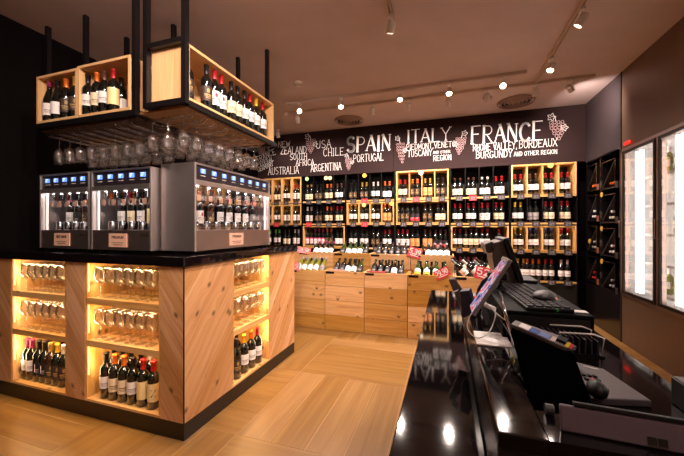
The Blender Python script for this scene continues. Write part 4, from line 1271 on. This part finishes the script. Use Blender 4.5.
# long storage box with keyboard
bx0, bx1, by0, by1, bz = .143, .352, .96, 1.50, 1.058
t = thing('cash_drawer', 'black metal cash drawer box under the keyboard and mouse', 'cash drawer', ((bx0 + bx1) / 2, (by0 + by1) / 2, .9805))
w_, d_ = (bx1 - bx0) / 2, (by1 - by0) / 2
MB().box(-w_, w_, -d_, d_, 0, bz - .9805).build('body', mat('drawer_black', (8, 7, 7), .7, spec=.1), t, .003)
MB().box(-w_ + .01, w_ - .01, -d_ - .004, -d_ - .0002, .012, bz - .9805 - .012).build('drawer_front', BLACK, t)
t = thing('keyboard', 'black computer keyboard lying on the cash drawer box', 'keyboard', (.245, 1.165, bz + .001), (0, 0, R(4)))
MB().box(-.056, .056, -.195, .195, 0, .010).build('case', BLKPL, t, .003)
for r in range(5):
    for c in range(15):
        MB().box(-.052 + r * .021, -.052 + r * .021 + .0165, -.19 + c * .0252, -.19 + c * .0252 + .021, .0102, .014).build('key', mat('key_grey', (36, 30, 34), .7, spec=.2), t)
P = at(546, 299, 2, bz + .01)
t = thing('computer_mouse', 'dark grey computer mouse with orange edge on the cash drawer', 'mouse', (P.x - .005, P.y, bz + .0035), (0, 0, R(65)))
MB().sphere((0, 0, .016), .03, 16, (1.6, 1, .52)).build('shell', mat('mouse_dark', (52, 46, 50), .5), t)
MB().tube([(-.04, -.024, .006), (0, -.032, .007), (.04, -.024, .006)], .0028).build('orange_edge', mat('orange_edge', (220, 130, 40), .4), t)
P = at(532, 294, 2, bz + .01)
o = MB().box(-.05, .045, -.06, .07, 0, .002).build('mouse_mat', mat('mat_dark', (40, 36, 42), .8)); o.location = (P.x + .025, P.y + .01, bz + .0008); o['label'] = ''
tag(o, 'thin dark mouse mat under the mouse on the cash drawer', 'mouse mat')
P = at(578, 312, 2, bz)
o = MB().box(-.02, .02, -.012, .012, 0, .0015).build('sticky_note', PAPER); o.location = (P.x, P.y, bz + .001); tag(o, 'small white paper note at the right corner of cash drawer', 'note')
A, B = at(549, 304.5, 2, bz + .006), at(557, 310.5, 2, bz + .006)
t = thing('marker_pen', 'white and green marker pen beside the keyboard', 'pen', (0, 0, 0))
A.z = B.z = bz + .0065
MB().cyl(A, A.lerp(B, .55), .004, 10).build('barrel', PAPER, t); MB().cyl(A.lerp(B, .56), B, .0045, 10).build('cap', mat('pen_green', (60, 180, 90), .4), t)

# black slotted organiser in front of the drawer box
t = thing('card_organiser', 'clear and black slotted card organiser in front of the cash drawer', 'organiser', (.283, .917, .9805), (0, 0, R(2)))
MB().box(-.055, .062, -.03, .035, 0, .004).build('base', BLKPL, t)
for k in range(9):
    x = -.052 + k * .0125
    MB().box(x, x + .003, -.028, .033, .0045, .045 - .0012 * k).build('slot_divider', mat('organiser_grey', (56, 46, 58), .4), t)
MB().tube([(.055, -.03, .005), (.06, -.03, .045), (.04, -.03, .052), (-.03, -.03, .05)], .0022).build('clear_edge', WHITEP, t)
MB().tube([(.055, .033, .005), (.06, .033, .045), (.04, .033, .052), (-.03, .033, .05)], .0022).build('clear_edge', WHITEP, t)

# customer tablet on a white stand: screen faces the customers (-x, up)
def photo_screen(name):
    """a lit screen with an abstract colourful picture"""
    m = bpy.data.materials.new(name); m.use_nodes = True
    nt = m.node_tree; N = nt.nodes; b = N['Principled BSDF']
    tc = N.new('ShaderNodeTexCoord'); no = N.new('ShaderNodeTexNoise'); no.inputs['Scale'].default_value = 26; no.inputs['Detail'].default_value = 2
    nt.links.new(tc.outputs['Object'], no.inputs['Vector'])
    cr = N.new('ShaderNodeValToRGB'); cr.color_ramp.interpolation = 'CONSTANT'
    e = cr.color_ramp.elements; e[0].position = 0; e[0].color = col((40, 60, 120)); e[1].position = .7; e[1].color = col((210, 190, 210))
    for p, c in ((.4, (110, 130, 200)), (.46, (215, 190, 200)), (.52, (200, 60, 90)), (.57, (150, 150, 220)), (.62, (220, 80, 60))):
        k = e.new(p); k.color = col(c)
    nt.links.new(no.outputs['Fac'], cr.inputs[0]); nt.links.new(cr.outputs[0], b.inputs['Base Color'])
    nt.links.new(cr.outputs[0], b.inputs['Emission Color']); b.inputs['Emission Strength'].default_value = .4; b.inputs['Roughness'].default_value = .15
    return m


lo_, hi_ = Vector((.066, .96, 1.038)), Vector((.160, .96, 1.196))
d = hi_ - lo_; L_ = d.length; an = math.atan2(d.z, d.x)
t = thing('tablet', 'tablet with colourful screen tilted towards customers on a white stand', 'tablet', lo_, (0, -an, 0))
MB().box(0, L_, .0, .10, -.010, .0).build('case', GREYPL, t, .003)
MB().box(.004, L_ - .012, .004, .096, .0003, .0012).build('screen', photo_screen('tablet_picture'), t)
MB().box(L_ - .011, L_ - .001, .0, .10, .0003, .0012).build('bezel', mat('bezel_grey', (150, 138, 138), .4), t)
t = thing('tablet_stand', 'silver tablet stand with flat white foot on the raised counter', 'stand', (.115, .95, .9805))
MB().box(-.043, .04, -.065, .045, 0, .004).build('foot_plate', WHITEP, t, .001)
MB().tube([(.047, -.06, .0065), (.03, -.02, .075), (.022, .02, .125)], .0045, 8).build('arm', CHROME, t)

# small card reader and barcode scanner beyond the tablet
t = thing('card_reader', 'black wedge card reader standing left of the tablet', 'card reader', (.075, 1.18, .9805), (0, R(-30), R(-10)))
MB().prism([(0, 0), (.05, 0), (.07, .075), (.04, .085)], lambda a, b, h: (a - .03, h, b), 0, .06).build('body', mat('reader_indigo', (38, 34, 52), .35), t, .003)
MB().box(-.02, .0, .01, .05, .088, .0895).build('top_edge', GREYPL, t)
t = thing('card_holder', 'dark upright leaflet holder at the counter edge beside the tablet', 'holder', (.045, 1.30, .9805), (0, R(-8), 0))
MB().prism([(0, 0), (.045, 0), (.0, .105), (-.025, .105)], lambda a, b, h: (a, h, b), 0, .05).build('body', mat('holder_grey', (84, 74, 78), .25), t, .002)
t = thing('barcode_scanner', 'black handheld barcode scanner hanging between tablet and till screen', 'scanner', (.12, 1.28, .9805))
MB().tube([(-.008, 0, .0), (-.01, 0, .03), (-.004, 0, .07), (.01, 0, .10), (.03, 0, .118), (.06, 0, .125)], .011, 10).build('handle', BLKPL, t)
MB().tube([(.06, 0, .12), (.068, 0, .105), (.05, 0, .075), (.025, 0, .06), (.008, 0, .065)], .005, 8).build('trigger_guard', BLKPL, t)
MB().box(.02, .085, -.02, .02, .112, .14).build('head', BLKPL, t, .006)

# POS monitor facing the staff
tl = Vector((.205, 1.36, 1.238)); bl_ = Vector((.272, 1.36, 1.03))
d = tl - bl_; L_ = d.length; an = math.atan2(d.z, d.x)
t = thing('pos_monitor', 'dark touchscreen till monitor seen from behind, behind the tablet', 'monitor', bl_, (0, -an, 0))
MB().box(0, L_, 0, .24, -.02, -.0).build('screen_case', BLKPL, t, .003)
m = MB(); m.prism([(L_ * .97, 0), (L_ * .97, .03), (L_ * .74, .055), (L_ * .45, .065), (L_ * .15, .03), (L_ * .15, 0)], lambda a, b, h: (a, h, b + .0005), .02, .22)
m.build('rear_housing', mat('housing_brown', (74, 60, 52), .35), t, .004)
m = MB(); m.prism([(L_ * 1.0, 0), (L_ * .99, .03), (L_ * .84, .035), (L_ * .8, .02)], lambda a, b, h: (a, h, b + .0355), .03, .21)
m.build('customer_display', mat('housing_dark', (50, 40, 36), .4), t, .003)
t = thing('monitor_base', 'black weighted foot of the till monitor on the cash drawer', 'stand', (.30, 1.47, bz + .001))
MB().box(-.045, .045, -.02, .12, 0, .012).build('foot', BLKPL, t, .003)
MB().cyl((-.035, .05, .012), (-.05, .05, .06), .012, 12).build('neck', BLKPL, t)

# black equipment leaning over the cable well, with a bright edge of leaflets
A, B, Cc, D_ = at(512, 326, 1, .86), at(574, 353, 1, .80), at(590, 396, 1, .655), at(534, 404, 1, .62)
nrm = (B - A).cross(D_ - A).normalized()
if nrm.z < 0: nrm = -nrm
t = thing('touch_screen', 'large black touch screen back leaning over the cable well', 'screen', A)
P8 = [p - A for p in (A, B, Cc, D_)]
P8 += [p - nrm * .02 for p in P8]
MB().add(P8, [(0, 1, 2, 3), (7, 6, 5, 4), (0, 4, 5, 1), (1, 5, 6, 2), (2, 6, 7, 3), (3, 7, 4, 0)]).build('back_case', mat('matte_black', (3, 3, 3), .95, spec=.0), t, .003)
t = thing('leaflet_strip', 'flat pack of colourful glossy leaflets along the top of black screen', 'leaflets', A)
u_ = (B - A).normalized(); v_ = u_.cross(nrm).normalized(); 
if v_.y < 0: v_ = -v_
def lf(a, b, h): return u_ * a + v_ * (b) + nrm * (.0006 + h)
Lr = (B - A).length
MB().prism([(.0, -.01), (Lr * .9, -.01), (Lr, .012), (Lr * .7, .03), (.0, .016)], lf, .001, .009).build('sleeve', GREYPL, t)
for k, (a, b, c_) in enumerate([(.12, .3, (240, 230, 230)), (.3, .45, (60, 90, 170)), (.46, .62, (120, 140, 200)), (.64, .72, (210, 190, 190)), (.86, .92, (220, 190, 40)), (.92, .97, (200, 50, 40))]):
    MB().prism([(Lr * a, -.008), (Lr * b - .001, -.008), (Lr * b - .001, .014), (Lr * a, .013)], lf, .0095, .0105).build('leaflet', mat('leaflet_%s' % 'white blue pale_blue beige yellow red'.split()[k], c_, .3), t)
MB().prism([(Lr * .72, .0), (Lr * .86, .0), (Lr * .86, .02), (Lr * .72, .016)], lf, .0095, .016).build('black_clip', BLKPL, t)

# grey keypad terminal and black mouse behind the folded tablet
a_, b_, c_, d_ = [at(*p, 2, .992) for p in ((572, 361), (604, 369), (652, 401), (592, 398))]
t = thing('keypad_terminal', 'flat grey keypad terminal lying beside the leaning black screen', 'keypad', (a_.x, a_.y, .9805))
o3 = Vector((a_.x, a_.y, .9805))
pl = [(p.x - o3.x, p.y - o3.y) for p in (a_, b_, c_, d_)]
MB().prism(pl, lambda a, b, h: (a, b, h), 0, .012).build('body', mat('terminal_grey', (84, 74, 78), .5), t, .002)
def ipol(s, r): 
    p = (a_.lerp(b_, s)).lerp(d_.lerp(c_, s), r); return p.x - o3.x, p.y - o3.y
for r in range(4):
    for k in range(3):
        x, y = ipol(.1 + .13 * k, .45 + .12 * r)
        MB().box(x - .0028, x + .0028, y - .0035, y + .0035, .0125, .016).build('key', TAGR if (r, k) == (1, 1) else BLKPL, t)
x, y = ipol(.3, .12); x2, y2 = ipol(.7, .12)
m = MB(); ribbon(m, [(x, y), (x2, y2)], .003, lambda a, b, h: (a, b, .0125 + h * .3)); m.build('print_line', PAPER, t)
P = at(597, 393, 2, 1.0)
t = thing('computer_mouse', 'glossy black domed mouse behind the hinge of the grey tablet computer', 'mouse', (P.x, P.y + .0, .9925), (0, 0, R(80)))
MB().sphere((0, 0, .014), .017, 14, (1.4, .9, .8)).build('shell', BLKPL, t)

# tablet computer lying tilted across the near end
A = Vector((.155, .535, .982))
t = thing('tablet_computer', 'silver-grey tablet computer standing tilted at the near end of counter', 'tablet', (.160, .548, .9815), (R(-14), 0, R(-3)))
MB().box(0, .29, 0, .009, 0, .036).build('back_case', mat('case_lilac', (104, 90, 102), .4, .1), t, .002)
MB().box(.018, .29, -.001, .010, .0365, .042).build('hinge_band', BLKPL, t, .001)
m = MB()
for k in range(2): m.prism([(.100 + k * .0115, .004), (.110 + k * .0115, .004), (.110 + k * .0115, .014), (.100 + k * .0115, .014)], lambda a, b, h: (a, -.0002 - h, b), 0, .0006)
m.build('square_logo', BLACK, t)
o = MB().cyl((0, 0, 0), (.012, .0, 0), .008, 16).build('round_knob', mat('knob_dark', (60, 54, 56), .5)); o.location = (.150, .592, .989); tag(o, 'small grey round knob left of the silver tablet computer', 'knob')
P = at(680, 390, 1, .68)
t = thing('receipt_printer', 'black boxy receipt printer cut off by the right picture edge', 'printer', (.366, .64, .9805))
MB().box(0, .04, 0, .06, 0, .044).build('body', BLACK, t, .002); MB().box(.002, .038, .002, .058, .0442, .046).build('lid', GREYPL, t)

# cables
def bez(pts, n=8):
    out = []
    P_ = [Vector(p) for p in pts]
    P_ = [P_[0] * 2 - P_[1]] + P_ + [P_[-1] * 2 - P_[-2]]
    for i in range(1, len(P_) - 2):
        for k in range(n):
            t_ = k / n; a, b, c, d = P_[i - 1:i + 3]
            out.append(.5 * ((2 * b) + (c - a) * t_ + (2 * a - 5 * b + 4 * c - d) * t_ ** 2 + (3 * b - a - 3 * c + d) * t_ ** 3))
    out.append(P_[-2]); return out


def cable(pts, mt, label, r=.0016):
    o = MB().tube(bez(pts), r, 6).build('cable', mt); tag(o, label, 'cable'); return o


cable([(.07, .99, 1.04), (.057, .97, 1.02), (.055, .95, 1.0), (.075, .92, .988), (.105, .935, 1.0), (.125, .97, 1.03), (.13, 1.0, 1.05)], WHITEP, 'white charging cable looping out of the tablet lower corner')
cable([(.10, 1.02, 1.07), (.135, .97, 1.04), (.155, .94, 1.03), (.17, .92, 1.0), (.18, .91, .984)], WHITEP, 'white cable passing behind the tablet stand arm')
cable([(.12, 1.0, 1.05), (.145, .96, 1.02), (.16, .93, .99), (.15, .9, .96), (.17, .86, .9)], GREYPL, 'grey cable dropping from the tablet stand into the cable well')
cable([(.145, .95, .97), (.16, .9, .95), (.15, .86, .93), (.18, .8, .9), (.2, .74, .88)], mat('cable_yellow', (190, 160, 30), .4), 'thin yellow cable inside the dark cable well', .0014)
cable([(.15, .80, .95), (.17, .76, .92), (.165, .72, .91), (.2, .68, .86)], BLKPL, 'black cable curling in the near cable well', .002)
cable([(.142, .75, .975), (.16, .72, .955), (.17, .7, .93), (.15, .66, .92), (.18, .62, .89)], GREYPL, 'grey ribbed cable in the near part of cable well', .002)
o = MB().box(-.012, .012, -.018, .018, 0, .012).build('power_plug', WHITEP, None, .003); o.location = (.122, 1.06, 1.035); o.rotation_euler = (0, R(20), R(20)); tag(o, 'white cable plug hanging behind the tablet', 'plug')

# ------------------------------------------------------------------ more lights
def area(name, loc, aim, sx, sy, e, c):
    l = bpy.data.lights.new(name, 'AREA'); l.shape = 'RECTANGLE'; l.size = sx; l.size_y = sy; l.energy = e; l.color = c
    o = bpy.data.objects.new(name, l); C.objects.link(o); o.location = loc
    f = (Vector(loc) - Vector(aim)).normalized()          # local +Z, away from the aim
    x = Vector((0, 1, 0)) if name == 'dispenser_side_light' else Vector((1, 0, 0))
    if abs(f.x) > .9: x = Vector((0, 1, 0))
    y = f.cross(x).normalized(); x = y.cross(f)
    o.rotation_euler = Matrix((x, y, f)).transposed().to_euler(); return o


for (i, r) in BOXED:
    if BOXED[(i, r)] == 1 or (i, r) == (3, 0):
        a, b = EDGE[i] + .05, EDGE[i + 1] - .05
        area('box_light', ((a + b) / 2, YB + .05, TOPZ[r] - .027), ((a + b) / 2, YB + .12, ROWZ[r]), b - a, .02, .5, (1, .74, .4))
# cooler
for i in range(5):
    yy = (divs[i] + divs[i + 1]) / 2
    area('cooler_light', (XR + .12, yy, (Z0 + Z1) / 2), (XR + .6, yy, (Z0 + Z1) / 2), .05, 1.5, 4.5, (1, .95, .9))
# inside dispensers
area('dispenser_light', (-2.755, 1.675, 1.55), (-2.755, 1.78, 1.2), .5, .02, 1.6, (1, .92, .9))
area('dispenser_light', (-2.17, 1.675, 1.55), (-2.17, 1.78, 1.2), .5, .02, 1.6, (1, .92, .9))
area('dispenser_side_light', (-1.615, 2.17, 1.57), (-1.70, 2.17, 1.2),   .86, .02, 2.6, (1, .92, .9))

w = bpy.data.worlds.new('world'); S.world = w; w.use_nodes = True
w.node_tree.nodes['Background'].inputs[0].default_value = (.9, .76, .74, 1)
w.node_tree.nodes['Background'].inputs[1]  .default_value = .08
S.view_settings.view_transform = 'Standard'; S.view_settings.look = 'None'; S.view_settings.gamma = 1
S.view_settings.exposure = 0.35
S.cycles.transparent_max_bounces = 24
S.cycles.max_bounces = 16
S.cycles.transmission_bounces = 16
S.cycles.sample_clamp_indirect = 4
